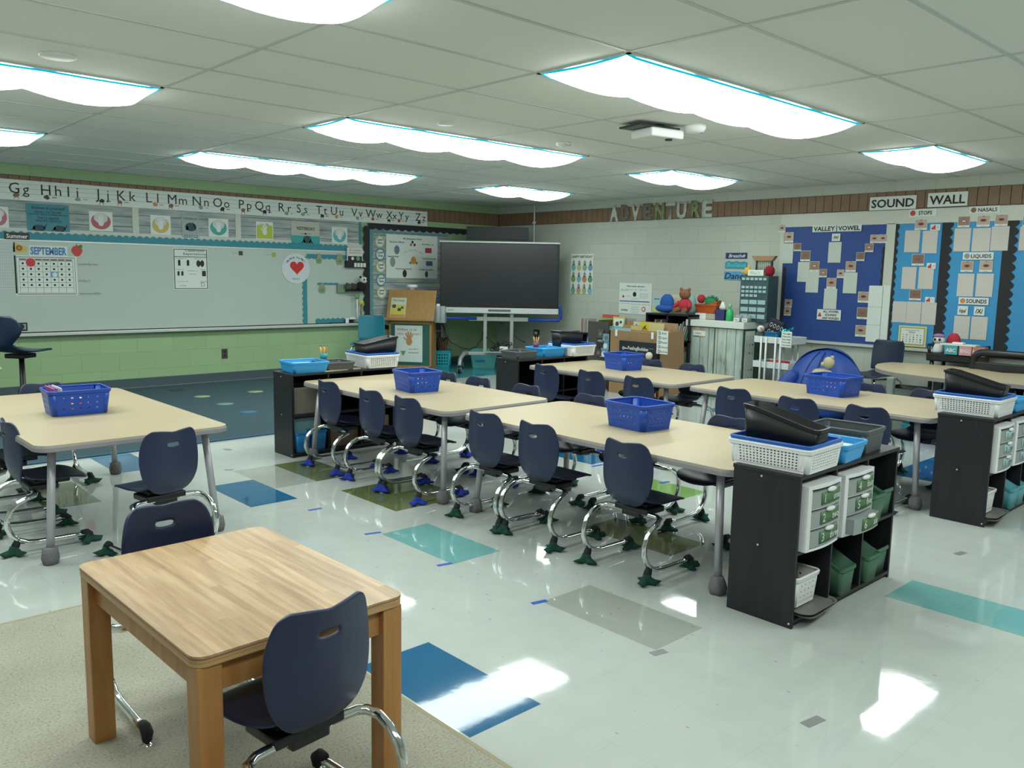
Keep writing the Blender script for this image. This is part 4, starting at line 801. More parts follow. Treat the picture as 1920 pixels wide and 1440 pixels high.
# storage shelves ---------------------------------------------------
def cube_shelf(x0,x1,yf,yb,label,doors=True):
    t=thing('storage_shelf',label,'shelf',((x0+x1)/2,(yf+yb)/2,0),0,'black six-cube storage shelves'); hx,hy=(x1-x0)/2,(yb-yf)/2; h=.63
    for s in (-1,1):
        o=MB().box(min(s*hx,s*(hx-.016)),-hy,0,max(s*hx,s*(hx-.016)),hy,h-.016).build('side_panel',ash,t,bevel=.001)
        b=MB()
        for z in (.02,.31,.60): b.cyl((s*(hx-.0005),hy*.0+(-hy+.012 if z==.02 else .02),z),(s*(hx+.001),hy*.0+(-hy+.012 if z==.02 else .02),z),.0045,n=10)
        b.build('screw_cap',silver,o)
    MB().box(-hx-.004,-hy-.004,h-.016,hx+.004,hy+.002,h).build('top_panel',ash,t,bevel=.0015)
    MB().box(-hx+.016,-hy,.018,hx-.016,hy,.034).build('bottom_panel',ash,t,bevel=.001)
    p=(2*hx-.032)/3
    for k in (1,2): x=-hx+.016+p*k; MB().box(x-.007,-hy+.002,.034,x+.007,hy-.006,h-.016).build('divider',ash,t,bevel=.001)
    for k in range(3): x=-hx+.016+p*k; MB().box(x+(.007 if k else 0),-hy+.002,.300,x+p-(.007 if k<2 else 0),hy-.006,.315).build('shelf_board',ash,t,bevel=.001)
    MB().box(-hx+.01,hy-.006,.02,hx-.01,hy-.001,h-.012).build('back_panel',ash,t)
    return t
cube_shelf(-.115,.80,-1.652,-1.352,'black cube storage shelf at the right end of the front table, holding green bins')
cube_shelf(2.035,2.95,-1.668,-1.368,'black cube storage shelf farther right, with pale blue labelled drawers')
cube_shelf(-.165,.75,2.355,2.64,'black cube storage shelf between the dark rug and the blue-feet chairs')
cube_shelf(1.97,2.885,2.19,2.48,'black cube storage shelf at the back, carrying a cup of pencils')
lab_g=mat('label_green',(.075,.17,.07),.5); lab_b=mat('label_pale_blue',(.35,.52,.55),.5); frost=mat('frosted_drawer',(.30,.34,.34),.25)
def drawer_unit(x,yf,z,words,lm,tm,label,openlast=False):
    t=thing('drawer_unit',label,'drawers',(x,yf,z),0,'small white three-drawer units'); w_=.135; D=.27; h=.27
    n=10; front=[( -w_+2*w_*k/n, -.055-.012*math.sin(PI*k/n)) for k in range(n+1)]
    prof=front+[(w_,D),(-w_,D)]
    b=MB(); b.prism(prof,0,.012,'z'); b.prism(prof,h-.016,h,'z'); b.prism([(p[0],p[1]) for p in ((-w_,-.055),(-w_+.016,-.062),(-w_+.016,D),(-w_,D))],.012,h-.016,'z'); b.prism([(p[0],p[1]) for p in ((w_,-.055),(w_,D),(w_-.016,D),(w_-.016,-.062))],.012,h-.016,'z')
    b.box(-w_+.01,D-.01,.01,w_-.01,D,h-.01)
    for k in (1,2): b.prism([(p[0]*.98,p[1]) for p in prof],.012+k*.0807-.003,.012+k*.0807+.003,'z')
    b.build('frame',white,t,bevel=.002)
    for k in range(3):
        z0=.016+(2-k)*.0807; z1=z0+.070; oy=-.035 if (openlast and k==2) else 0
        fr=[(-w_+.019+(2*w_-.038)*q/n,-.058-.012*math.sin(PI*(.06+.88*q/n))+oy) for q in range(n+1)]
        b=MB(); b.loft([[(p[0],p[1],z0) for p in fr]+[(w_-.019,D-.03+oy,z0),(-w_+.019,D-.03+oy,z0)],[(p[0],p[1],z1-.004) for p in fr]+[(w_-.019,D-.03+oy,z1-.004),(-w_+.019,D-.03+oy,z1-.004)]],0,False)
        d=b.build('drawer',frost,t)
        yy=lambda x_: -.0595-.012*math.sin(PI*(.06+.88*((x_+w_-.019)/(2*w_-.038))))+oy
        q0,q1=-.055,w_-.024; m_=8; xs_=[q0+(q1-q0)*i/m_ for i in range(m_+1)]
        MB().grid([[(x_,yy(x_),z0+.008) for x_ in xs_],[(x_,yy(x_),z1-.010) for x_ in xs_]]).build('label',lm,d,solid=.0008)
        MB().ell((.018,yy(.018)-.002,z1-.004),(.036,.010,.010),14).build('pull',white,d)
        num,wd=words[k].split()
        text(num,.036,tm,d,-.030,(z0+z1)/2,yy(-.028)-.0015,rz=math.radians(-3)); text(wd,.030,tm,d,.070,(z0+z1)/2,yy(.072)-.0025,rz=math.radians(5),bold=.02)
    return t
wr1,wr2=['1 one','2 two','3 three'],['4 four','5 five','6 six']
drawer_unit(.052,-1.62,.316,wr1,lab_g,paper,'white drawer unit with green labels one to three')
drawer_unit(.362,-1.62,.316,wr2,lab_g,paper,'white drawer unit with green labels four to six, its lowest drawer ajar',True)
drawer_unit(2.20,-1.635,.316,wr1,lab_b,lines,'white drawer unit with pale blue labels, left one on the far right shelf')
drawer_unit(2.51,-1.635,.316,wr2,lab_b,lines,'white drawer unit with pale blue labels, cut by the right edge of the photo')
for x,z,dy,s in ((.600,.315,0,'upper cubby, left one of the pair'),(.728,.315,.02,'upper cubby, right one at the shelf end'),(.345,.034,0,'lower middle cubby, standing alone'),(.590,.034,.0,'lower right cubby, left one of the pair'),(.725,.034,.02,'lower right cubby, right one at the shelf end')):
    book_bin('book_bin',green,.26,.128,.235,.125,'green sloping book bin in the '+s,(x,-1.535+dy,z),-PI/2,'green book bins')
tealbin=mat('pale_teal_bin_plastic',(.10,.36,.42),.4)
book_bin('book_bin',tealbin,.26,.128,.235,.125,'pale teal book bin low in the far right shelf',(2.50,-1.555,.034),-PI/2)
book_bin('book_bin',tealbin,.26,.128,.235,.125,'pale teal book bin at the lower right photo edge',(2.64,-1.555,.034),-PI/2)
brownb=mat('brown_clipboard_hardboard',(.17,.10,.055),.5); tanb=mat('tan_clipboard_hardboard',(.20,.12,.05),.5); trayg=mat('warm_grey_tray',(.17,.165,.155),.5)
for x,yf,lm,s in ((.045,-1.62,brownb,'below the green-labelled drawers'),(2.17,-1.635,tanb,'below the pale blue labelled drawers')):
    tray('white_caddy',white,.19,.20,.125,f'small white holed caddy {s}',loc=(x-.01,yf+.085,.062),holes=(4,4,3),hole=.35,mv=.2,taper=.010)
    t=thing('clipboard',f'{"dark brown" if lm is brownb else "tan"} clipboard standing in the white caddy {s}','clipboard',(x-.01,yf+.065,.068),0,rot=(math.radians(-8),0,0)); MB().prism(rrect(-.08,0,.085,.235,.02,4),0,.006,'y').build('board',lm,t)
    if lm is tanb:
        MB().box(-.03,-.012,.03,.0,-.002,.13).build('clip',blackp,t); MB().box(.0,-.014,.02,.04,-.004,.12).build('ruler',silver,t)
    for k in range(2):
        t=thing('serving_tray',f'grey tray, {"upper" if k else "lower"} of two under the caddy {s}','tray',(x+.02,yf+.045,.035+k*.013),math.radians(6-5*k)); MB().loft([[(p[0]*.9,p[1]*.9,0) for p in rrect(-.14,-.13,.14,.13,.05,5)],[(p[0],p[1],.011) for p in rrect(-.14,-.13,.14,.13,.05,5)],[(p[0]*.94,p[1]*.94,.011) for p in rrect(-.14,-.13,.14,.13,.05,5)],[(p[0]*.88,p[1]*.88,.004) for p in rrect(-.14,-.13,.14,.13,.05,5)]],0,False).build('tray_body',trayg,t)
# stacks on top of the shelves ---------------------------------------
def shelf_stack(x,y,rzd,s,fl=1,z=.631):
    rz=math.radians(rzd)
    tray('white_basket',white,.30,.36,.095,f'white square-holed basket {s}',loc=(x,y,z),rz=rz,holes=(13,17,6),hole=.5,rnd=False,mv=.12,taper=.010,group='white square-holed baskets')
    tray('blue_tray',trayb,.29,.35,.045,f'royal blue tray in the white basket {s}',loc=(x,y,z+.066),rz=rz,taper=.006,rim=.006,group='royal blue trays in white baskets')
shelf_stack(.055,-1.485,2,'on the front shelf of green bins'); shelf_stack(2.245,-1.49,0,'on the far right shelf')
shelf_stack(.655,2.53,-4,'on the shelf by the dark rug'); shelf_stack(2.80,2.31,-3,'on the back shelf beside the pencil cup')
book_bin('black_book_bin',blackp,.33,.115,.175,.105,'black sloping book bin in the blue tray on the front shelf',(.02,-1.50,.70),math.radians(-86),cat='bin')
book_bin('black_book_bin',blackp,.33,.115,.175,.105,'black sloping book bin in the blue tray on the far right shelf',(2.22,-1.50,.70),math.radians(-88))
book_bin('black_book_bin',blackp,.32,.16,.17,.12,'black book bin on the blue tray near the wooden easel',(.67,2.50,.702),math.radians(175))
book_bin('black_book_bin',blackp,.30,.15,.15,.13,'black book bin tilted on the blue tray at the back shelf',(2.78,2.36,.71),math.radians(-5))
clearm=mat('clear_label_pocket',(.45,.5,.52),.15,alpha=.5)
for x in (.02,2.22):
    pass
for x,y,rz,s in ((.325,-1.53,3,'between the white basket and the grey basket on the front shelf'),(2.515,-1.54,0,'right of the white basket on the far right shelf'),(.02,2.50,-6,'left end of the shelf by the dark rug'),(2.50,2.37,-3,'in the middle of the back shelf')):
    long_=s.startswith('bet') or s.startswith('right'); tray('sky_blue_bin',skyb,.22 if long_ else .29,.27,.075,f'sky blue bin, {s}',cat='bin',loc=(x,y,.631),rz=math.radians(rz),taper=.014,group='sky blue bins on the shelves')
    MB().box(-.085,-.11,0,.085,.11,.05).build('white_card_stack',paper,None,loc=(x,y,.636),rot=(0,0,math.radians(rz))); o=bpy.data.objects[-1] if False else None
for o in [o for o in COL.objects if o.name.startswith('white_card_stack')]:
    wh={0:'on the front shelf',1:'on the far right shelf',2:'on the shelf by the dark rug',3:'on the back shelf'}[[q for q in range(4) if abs(o.location.x-(.325,2.515,.02,2.50)[q])<.01][0]]
    tag(o,'white card stack in the sky blue bin '+wh,'card stack','card stacks in sky blue bins')
greyb=mat('charcoal_basket_plastic',(.075,.09,.095),.5)
tray('grey_basket',greyb,.22,.28,.10,'charcoal grey perforated basket at the right end of the front shelf',loc=(.585,-1.49,.631),rz=math.radians(3),holes=(8,10,3),hole=.32,mv=.3,taper=.010,handle=False)
tray('grey_basket',greyb,.24,.25,.06,'dark grey basket behind the sky blue bin with orange pencils',loc=(.27,2.49,.631),rz=math.radians(-4),taper=.008)
tray('grey_basket',greyb,.24,.25,.062,'dark grey basket at the left end of the back shelf',loc=(2.12,2.34,.631),rz=math.radians(-3),taper=.008)
t=thing('flat_panel','thin black board lying on the right end of the front shelf','board',(.72,-1.43,.632),.2); MB().prism(rrect(-.10,-.09,.10,.09,.02,4),0,.006,'z').build('board',blackp,t)
t=thing('wooden_strip','narrow pale wooden strip on the shelf by the dark rug','wood strip',(.28,2.375,.631),.1); MB().box(-.17,-.012,0,.17,.012,.008).build('strip',maple,t)
def pencils(x,y,z,n,m,label,cup=None):
    t=thing('pencil_cup',label,'pencil cup',(x,y,z)); 
    MB().lathe([(.026,0),(.03,.05),(.027,.05),(.024,.004)],n=14).build('cup',cup or skyb,t)
    for k in range(n):
        a=2*PI*k/n; b=MB(); b.cyl((.01*math.cos(a),.01*math.sin(a),.006),(.028*math.cos(a),.028*math.sin(a),.105),.0038,n=6); b.cyl((.028*math.cos(a),.028*math.sin(a),.105),(.031*math.cos(a),.031*math.sin(a),.12),.0038,.0005,n=6,mi=1); b.build('pencil',[m[k%len(m)],pc['b']],t)
pen_o=mat('pencil_orange',(.65,.25,.04),.4); pen_y=mat('pencil_yellow',(.65,.50,.15),.4); pen_r=mat('pencil_red',(.5,.08,.06),.4)
p=onZ(601,671,.70); pencils(p.x,p.y-.05,.690,7,[pen_o,pen_y],'cup of orange pencils in the sky blue bin by the dark rug',tealb)
p=onZ(993,643,.70); pencils(2.42,2.42,.70,8,[pen_y,pen_r,pen_y],'cup of yellow and red pencils on the back shelf',mat('purple_cup',(.12,.03,.14),.4))
# blue holed baskets on the tables
def blue_basket(px,py,rzd,label,W=.25,D=.30,x=None,y=None):
    if x is None: p=onZ(px,py,.581); x,y=p.x,p.y
    t=tray('blue_basket',blueb,W,D,.135,label,loc=(x,y,.5815),rz=math.radians(rzd),holes=(5,7,3),hole=.34,mv=.16,taper=.016,r=.03,rim=.006,group='royal blue holed baskets on the tables')
    return (x,y)
W_=(('left',-1.77,1.83,-3,.31,.24),('front',.445,-.40,-5,.25,.30),('blueft',.31,1.45,-8,.25,.28),('bk1',2.575,1.475,-8,.25,.28),('bk2',2.60,-.44,-6,.26,.32))
LB={'left':'royal blue holed basket on the left table','front':'royal blue holed basket on the long front table','blueft':'royal blue holed basket on the table with blue-footed chairs','bk1':'royal blue holed basket on the back table before the book display','bk2':'royal blue holed basket on the back table before the bean bag'}
for k,x,y,r_,w_,d_ in W_: blue_basket(0,0,r_,LB[k],w_,d_,x,y)
pinkm=mat('pink_notebook',(.45,.12,.30),.5)
for k in range(3):
    t=thing('notebook',['pink notebook leaning at the left corner of the left blue basket','second pink notebook in the left blue basket','white edged notebook, innermost of three in the left blue basket'][k],'notebook',(-1.885+.018*k,1.83,.590),0,rot=(0,math.radians(-6),0)); MB().box(-.003,-.09,0,.003,.09,.145).build('cover',[pinkm,mat('lilac_notebook',(.35,.2,.45),.5),paper][k],t)
colors=[mat('toy_yellow',(.6,.45,.08),.5),red,mat('toy_white',(.6,.6,.58),.4),mat('toy_green',(.04,.3,.25),.5),mat('toy_pink',(.6,.2,.3),.5)]
for k,x,y,*_ in W_:
    for i in range(9):
        t=None; o=MB().box(-.05,-.011,-.011,.05,.011,.011) if i%2 else MB().cyl((-.045,0,0),(.045,0,0),.011,n=8)
        ob=o.build('glue_stick' if i%2==0 else 'eraser_block',colors[(i+len(k))%5],None,loc=(x-.045+.022*(i%5),y-.035+.03*(i%3),.600+.026*(i//4)),rot=(0,0,1.57+.05*i)); 
        tag(ob,f'small {["yellow","red","white","green","pink"][(i+len(k))%5]} {"round stick" if i%2==0 else "block"} inside the '+LB[k][11:].replace('holed ',''),'classroom supply','supplies inside the blue baskets')
# inside the shelf by the rug
card=mat('cardboard',(.25,.165,.10),.7); cardp=mat('pale_board',(.33,.30,.24),.7)
def leaf(name,x,y,z,w,d,h,m,label,cat,tilt=0): t=thing(name,label,cat,(x,y,z),0,rot=(tilt,0,0)); MB().box(-w/2,-d/2,0,w/2,d/2,h).build('body',m,t,bevel=.002)
leaf('stacked_boards',.0,2.43,.316,.22,.02,.20,cardp,'pale boards stacked in the upper left cubby by the dark rug','board')
leaf('stacked_boards',-.02,2.42,.035,.25,.02,.25,mat('pale_teal_board',(.22,.42,.45),.6),'pale teal board behind the blue bins by the dark rug','board')
for x,s in ((-.075,'left'),(.065,'right')): book_bin('book_bin',mat('strong_blue_bin',(.015,.20,.50),.4),.22,.12,.22,.15,f'strong blue book bin low by the dark rug, {s} one',(x,2.46,.034),-PI/2,'blue bins in the shelf by the rug')
leaf('cardboard_box',.30,2.49,.036,.25,.20,.22,card,'brown cardboard box low in the shelf by the dark rug','box'); leaf('cardboard_box',.60,2.49,.036,.24,.20,.20,card,'wide cardboard box behind the blue-footed chairs in the shelf','box')
for k in range(5): leaf('thin_book',.47+.035*k,2.46,.316,.012,.2,.20+.01*(k%3),[card,paper,cardp,greyp,card][k],['brown','white','tan','grey','last brown'][k]+' thin book upright in the upper right cubby by the dark rug','book')
# ================================================================ RUGS AND TAPES
rugm=mat('dark_teal_rug',(.035,.075,.095),.95,noise=.3,nscale=120,bump=.5,bscale=400)
t=thing('blue_rug','large dark teal rug with pale dots before the whiteboard','rug',(.0,5.0,0)); MB().box(-3.0,-1.70,.0005,2.6,1.72,.010).build('pile',rugm,t,bevel=.003)
MB().box(-3.02,-1.72,.0003,2.62,-1.69,.011).box(2.59,-1.72,.0003,2.62,1.74,.011).build('binding',mat('rug_binding',(.03,.09,.16),.9),t)
for px,py,c in ((379,743,'y'),(479,734,'y'),(422,757,'g'),(332,732,'d'),(465,772,'b'),(300,760,'b')):
    q=onZ(px,py,.011); MB().lathe([(.085,.010),(.085,.0112),(.001,.0112)],(q.x,q.y-5.0,0),24).build('dot',mat('rug_dot_'+c,{'y':(.30,.36,.18),'g':(.14,.26,.24),'d':(.02,.05,.07),'b':(.04,.14,.22)}[c],.95),t)
carpet=mat('beige_loop_carpet',(.30,.305,.24),.97,spec=.1); nt,bs=nodes_of(carpet); tc=nt.nodes.new('ShaderNodeTexCoord')
n=nt.nodes.new('ShaderNodeTexNoise'); n.inputs['Scale'].default_value=130; n.inputs['Detail'].default_value=3; nt.links.new(tc.outputs['Object'],n.inputs['Vector']); n2=nt.nodes.new('ShaderNodeTexNoise'); n2.inputs['Scale'].default_value=3; n2.inputs['Detail'].default_value=4; nt.links.new(tc.outputs['Object'],n2.inputs['Vector'])
r=ramp(nt,[(.30,(.22,.20,.15)),(.40,(.33,.32,.26)),(.7,(.40,.395,.33))]); nt.links.new(n.outputs['Fac'],r.inputs[0]); r2=ramp(nt,[(.35,(.85,.85,.85)),(.65,(1,1,1))]); nt.links.new(n2.outputs['Fac'],r2.inputs[0])
mx=nt.nodes.new('ShaderNodeMix'); mx.data_type='RGBA'; mx.blend_type='MULTIPLY'; mx.inputs[0].default_value=1; nt.links.new(r.outputs[0],mx.inputs[6]); nt.links.new(r2.outputs[0],mx.inputs[7]); nt.links.new(mx.outputs[2],bs.inputs['Base Color'])
bp=nt.nodes.new('ShaderNodeBump'); bp.inputs['Strength'].default_value=.6; bp.inputs['Distance'].default_value=.004; n3=nt.nodes.new('ShaderNodeTexNoise'); n3.inputs['Scale'].default_value=220; nt.links.new(tc.outputs['Object'],n3.inputs['Vector']); nt.links.new(n3.outputs['Fac'],bp.inputs['Height']); nt.links.new(bp.outputs[0],bs.inputs['Normal'])
t=thing('beige_carpet','beige speckled carpet under the wooden table','carpet',(-3.6,-3.0,0)); MB().box(-2.0,-3.4,.0,1.985,3.395,.008).build('pile',carpet,t,bevel=.003); b=MB(); b.box(1.975,-3.4,.0,1.99,3.40,.0085); b.box(-2.0,3.385,0,1.99,3.40,.0085); b.build('edge_strip',mat('carpet_edge',(.30,.27,.17),.8),t)
tb=mat('blue_tape',(.01,.07,.42),.5); tg=mat('grey_tape',(.20,.215,.21),.45)
def tape(px0,py0,px1,py1,m,label,wd=.025):
    a,c=onZ(px0,py0,.0),onZ(px1,py1,.0); mid=(a+c)/2; Lh=(c-a).length/2; ang=math.atan2(c.y-a.y,c.x-a.x)
    t=thing('floor_tape',label,'tape',(mid.x,mid.y,.0002),ang,'tape marks on the floor'); MB().box(-Lh,-wd/2,0,Lh,wd/2,.0008).build('strip',m,t)
for q,s in (((684,1002,714,998),'at the left corner of the teal patch'),((820,1061,847,1056),'at the near corner of the teal patch'),((578,957,603,953),'between the left table and the blue-footed chairs'),((997,1132,1025,1126),'at the left corner of the beige patch'),((1110,875,1130,871),'under the long front table'),((1237,906,1255,903),'on the green patch')): tape(*q,tb,'short blue tape mark '+s)
for q,s in (((1222,1227,1248,1220),'at the near corner of the beige patch'),((1508,1360,1540,1346),'alone on the pale floor in the right foreground'),((1793,1040,1808,1035),'on the floor before the right drawer shelf'),((421,842,433,844),'at the edge of the dark rug'),((421,881,437,881),'left of the pale patch behind the left table')): tape(*q,tg,'grey tape mark '+s,.035)
# ================================================================ TELEVISION CORNER
D_=11.9; q=C0+ray(936,520)*D_; tvx,tvy=q.x,q.y; TRZ=-math.radians(41.5)
def tl(px,py,dd=0): d=ray(px,py); k=D_+dd; v=C0+d*k; return ((px-936)/FPX*k, v.z)
t=thing('television','large black flat touch-screen television on a grey rolling stand','television',(tvx,tvy,0),TRZ)
(x0,z1),(x1,z0)=tl(828,456),tl(1044,578); scr=mat('screen_glass',(.018,.022,.026),.22,spec=.6)
MB().box(x0-.02,-.03,z0-.02,x1+.03,.05,z1+.02).build('housing',blackp,t,bevel=.006)
MB().box(x0,-.034,z0,x1,-.029,z1).build('screen',scr,t)
b=MB(); b.box(x0-.03,-.045,z1+.012,x1+.035,.03,z1+.035); b.build('top_trim',silver,t,bevel=.004)
ba=MB().box(x0-.03,-.06,z0-.09,x1+.03,.03,z0-.012).build('bottom_bar',silver,t,bevel=.006)
b=MB(); b.box(-.15,-.064,z0-.062,.17,-.059,z0-.034); b.build('button_strip',greyp,ba); text('SMART',.02,black,ba,x0+.14,z0-.05,-.0615)
bluef=mat('blue_tube_plastic',(.01,.06,.36),.35); b=MB(); (l,zt1)=tl(816,556); (_,zb1)=tl(816,596); (rr,_)=tl(1052,596)
b.tube([(l+.05,.0,zt1),(l,.0,zt1-.01),(l-.01,.0,zt1-.08),(l-.01,.0,zb1+.05),(l+.03,.0,zb1),(l+.6,.0,zb1)],.022,8); b.tube([(rr-.05,.0,zt1-.1),(rr,.0,zt1-.11),(rr+.01,.0,zt1-.18),(rr+.01,.0,zb1+.03),(rr-.02,.0,zb1-.01),(rr-.45,.0,zb1-.01)],.022,8); b.build('blue_carry_frame',bluef,t)
st=thing('television_stand','grey two-post rolling stand under the television with white-hubbed castors','stand',(tvx,tvy,0),TRZ); stg=mat('stand_grey_metal',(.36,.40,.39),.4,.3)
for px in (911,961): (x,_)=tl(px,620); MB().box(x-.025,.0,.24,x+.025,.05,z0-.02).build('post',stg,st,bevel=.004)
(xa,zz),(xb,_)=tl(880,598),tl(992,598); MB().box(xa,.005,zz-.03,xb,.045,zz+.03).build('crossbar',stg,st,bevel=.006)
(xc,zc)=tl(866,653); (xd,_)=tl(1000,653); MB().box(xc+.1,-.02,.22,xd,.07,.27).build('base_beam',stg,st,bevel=.008)
for s in (-1,1):
    xx=xc+.10 if s<0 else xd
    for fy,fn in ((-.42,1),(.24,-1)):
        lg=MB().tube([(xx,.02,.245),(xx+s*.06,.02+fy*.3,.24),(xx+s*.10,.02+fy*.75,.19),(xx+s*.105,.02+fy,.10)],.028,8).build('foot_arm',stg,st)
        c0=(xx+s*.105,.02+fy,.052); MB().cyl((c0[0]-.022,c0[1],c0[2]),(c0[0]+.022,c0[1],c0[2]),.052,n=20).build('castor_wheel',blackp,lg); b=MB(); b.cyl((c0[0]-.026,c0[1],c0[2]),(c0[0]+.026,c0[1],c0[2]),.034,n=20); b.build('castor_hub',white,lg)
MB().box(xa+.24,-.16,.27,xb-.15,.14,.285).build('equipment_shelf',stg,st,bevel=.004)
t=thing('cable_heap','heap of black cables and a white box on the television stand','cables',(tvx,tvy,.287),TRZ); b=MB()
for k in range(4): b.tube([( -.0+.11*math.cos(a+k)+.03*k,-.03+.07*math.sin(a+k),.02+.03*k+.02*math.sin(3*a)) for a in [i*.45 for i in range(15)]],.007,6)
b.build('cable',blackp,t); MB().box(.02,-.10,.0,.14,-.02,.07).build('adapter',white,t,bevel=.005)
def cable(pts,label,r=.007,m=blackp): t=thing('power_cable',label,'cable',pts[0]); o=Vector(pts[0]); P=[Vector(p)-o for p in pts]; Q=[]
for lb,pp,dd in (('thick black cable hanging from the television to the stand',[(828,602),(835,624),(845,641),(862,650),(880,655),(893,650),(903,635),(908,615)],.25),('thin black cable looping between the stand posts',[(912,632),(918,638),(927,645)],.1),('thin black cable running from the television to the black shelf',[(938,604),(950,618),(962,627),(975,638),(985,642)],.15)):
    P=[C0+ray(*p)*(D_+dd) for p in pp]; t=thing('power_cable',lb,'cable',P[0]); MB().tube([v-P[0] for v in P],.011 if dd>.2 else .007,6).build('cord',blackp,t)
p=C0+ray(933,438)*12.25; t=thing('loudspeaker_bar','flat black panel standing above and behind the television','panel',(p.x,p.y,p.z-.09),TRZ); MB().box(-.455,-.02,0,.455,.02,.185).build('face',mat('panel_black',(.008,.012,.02),.5),t,bevel=.004); 
b=MB(); b.tube([(0,.02,.05),(0,.12,.05)],.02,8); b.build('bracket',blackp,t)
# turquoise tub, crate
turq=mat('turquoise_tub_plastic',(.10,.42,.42),.35)
p=onZ(912,690,0); t=tray('plastic_tub',turq,.40,.30,.26,'turquoise tub on the floor under the television',loc=(p.x+.05,p.y+.12,.0),rz=TRZ,taper=.03,cat='tub'); MB().box(-.12,-.135,.09,.02,-.13,.19).build('blue_sticker',mat('sticker_blue',(.03,.12,.4),.5),t)
p=onZ(836,689,0); t=tray('plastic_crate',tealb,.26,.26,.25,'teal crate with round holes between the easel and the television',loc=(p.x,p.y+.08,0),rz=TRZ,holes=(5,5,4),hole=.55,mv=.14,taper=.012,cat='crate'); cx_,cy_=p.x,p.y+.08
t=thing('twig_bundle','brown twiggy plush bundle sticking out of the teal crate','soft toy',(cx_,cy_,.02)); b=MB()
for k in range(9): a=k*.7; b.tube([(0,0,.0),(.04*math.cos(a),.04*math.sin(a),.22),(.09*math.cos(a),.07*math.sin(a),.33+.05*(k%3)),(.06*math.cos(a+1),.06*math.sin(a+1),.40)],.013,6)
b.ell((0,0,.30),(.06,.05,.08),10).build('branches',mat('twig_brown',(.13,.075,.045),.9),t)
# easel
ez=-math.radians(50); fr=Vector((4.06,6.20,0)); t=thing('wooden_easel','oak teaching easel with a sloped board and a green front, left of the television','easel',(fr.x,fr.y,0),ez)
gboard=mat('green_chalkboard',(.02,.11,.09),.6)
W=.62
b=MB(); b.box(-W,0,.0,-W+.03,.03,.70); b.box(-.03,0,0,0,.03,.70); b.box(-W,0,.66,0,.03,.715); b.box(-W,0,.02,0,.03,.07); b.build('front_frame',oak,t,bevel=.002)
MB().box(-W+.03,.008,.07,-.03,.02,.66).build('front_panel',gboard,t)
MB().prism([(0,0),(.34,0),(.28,.72),(.03,.72)],-.02,0,'x').build('side_panel',oak,t)
MB().prism([(0,0),(.34,0),(.28,.72),(.03,.72)],-W,-W+.02,'x').build('side_panel',oak,t)
b=MB(); b.M=Matrix.Translation((0,-.04,.735))@Matrix.Rotation(-.42,4,'X'); b.box(-W-.03,0,0,.04,.016,.44); b.build('sloped_board',oak,t,bevel=.002)
b=MB(); b.box(-W-.04,-.10,.712,.05,.0,.73); b.box(-W-.04,-.105,.712,.05,-.092,.745); b.build('ledge',oak,t,bevel=.003)
nx=Vector((math.cos(ez),math.sin(ez),0)); ny=Vector((math.sin(ez),-math.cos(ez),0))   # right, outward
p0=fr-nx*.50+ny*.002; P=P_at((p0.x+nx.x*.17,p0.y+nx.y*.17,.12),ez,.40,.52,paper,'chart_paper','large white chart asking what is it okay to change, on the easel front','chart',thick=.002)
P.text('What is it',.42,.89,.06,pc['r'],width=.7,shear=.2); P.text('okay to change?',.5,.78,.06,pc['o'],width=.86,shear=.2)
hand(P,.52,.56,.16,mat('drawn_hand',(.50,.24,.10),.6)); P.poly([(.2,.3),(.4,.3),(.3,.16)],MATS['tag_green']); squiggle(P,.5,.9,.36,lines,4,.02); squiggle(P,.5,.9,.26,lines,4,.02); P.done()
p1=fr-nx*.50-ny*(-.02); b_=thing('picture_book','yellow and black illustrated picture book on the easel board','book',(p1.x,p1.y,.742),0,rot=(-.42,0,ez)); 
MB().box(-.10,-.022,.0,.12,-.006,.30).build('cover',mat('book_cream',(.55,.58,.45),.5),b_); b=MB(); b.box(-.09,-.024,.03,.11,-.022,.19); b.build('yellow_picture',mat('book_yellow',(.52,.50,.08),.5),b_)
for (a,c,r) in ((-.05,.17,.03),(.03,.12,.028),(.07,.15,.02)): MB().ell((a,-.024,c),(r,.002,r),10).build('dark_picture',pc['d'],b_)
text('The Family',.03,black,b_,.01,.26,-.0235,width=.17); MB().box(-.095,-.0245,.005,.115,-.022,.045).build('orange_picture',pc['o'],b_)
p2=fr-nx*.33-ny*.20; t=thing('desk_fan','small white fan-like lamp behind the top of the easel','lamp',(p2.x,p2.y,.72)); MB().cyl((0,0,0),(0,0,.40),.012,n=8).build('stem',white,t); MB().lathe([(.045,0),(.05,.07),(.075,.075),(.075,.11),(.001,.115)],(0,0,.38),18).build('head',white,t)
p3=fr-nx*(-.10)-ny*.12; clr=mat('clear_frosted_plastic',(.40,.45,.46),.25,alpha=.55); t=thing('clear_bin','clear plastic bin of white bottles on the right side of the easel','bin',(p3.x,p3.y,.68),ez); MB().box(-.08,-.06,0,.08,.06,.24).build('bin_body',clr,t,bevel=.01)
for k in range(2): MB().cyl((-.035+.07*k,0,.01),(-.035+.07*k,0,.27-.03*k),.028,n=12).build('bottle',white,t)
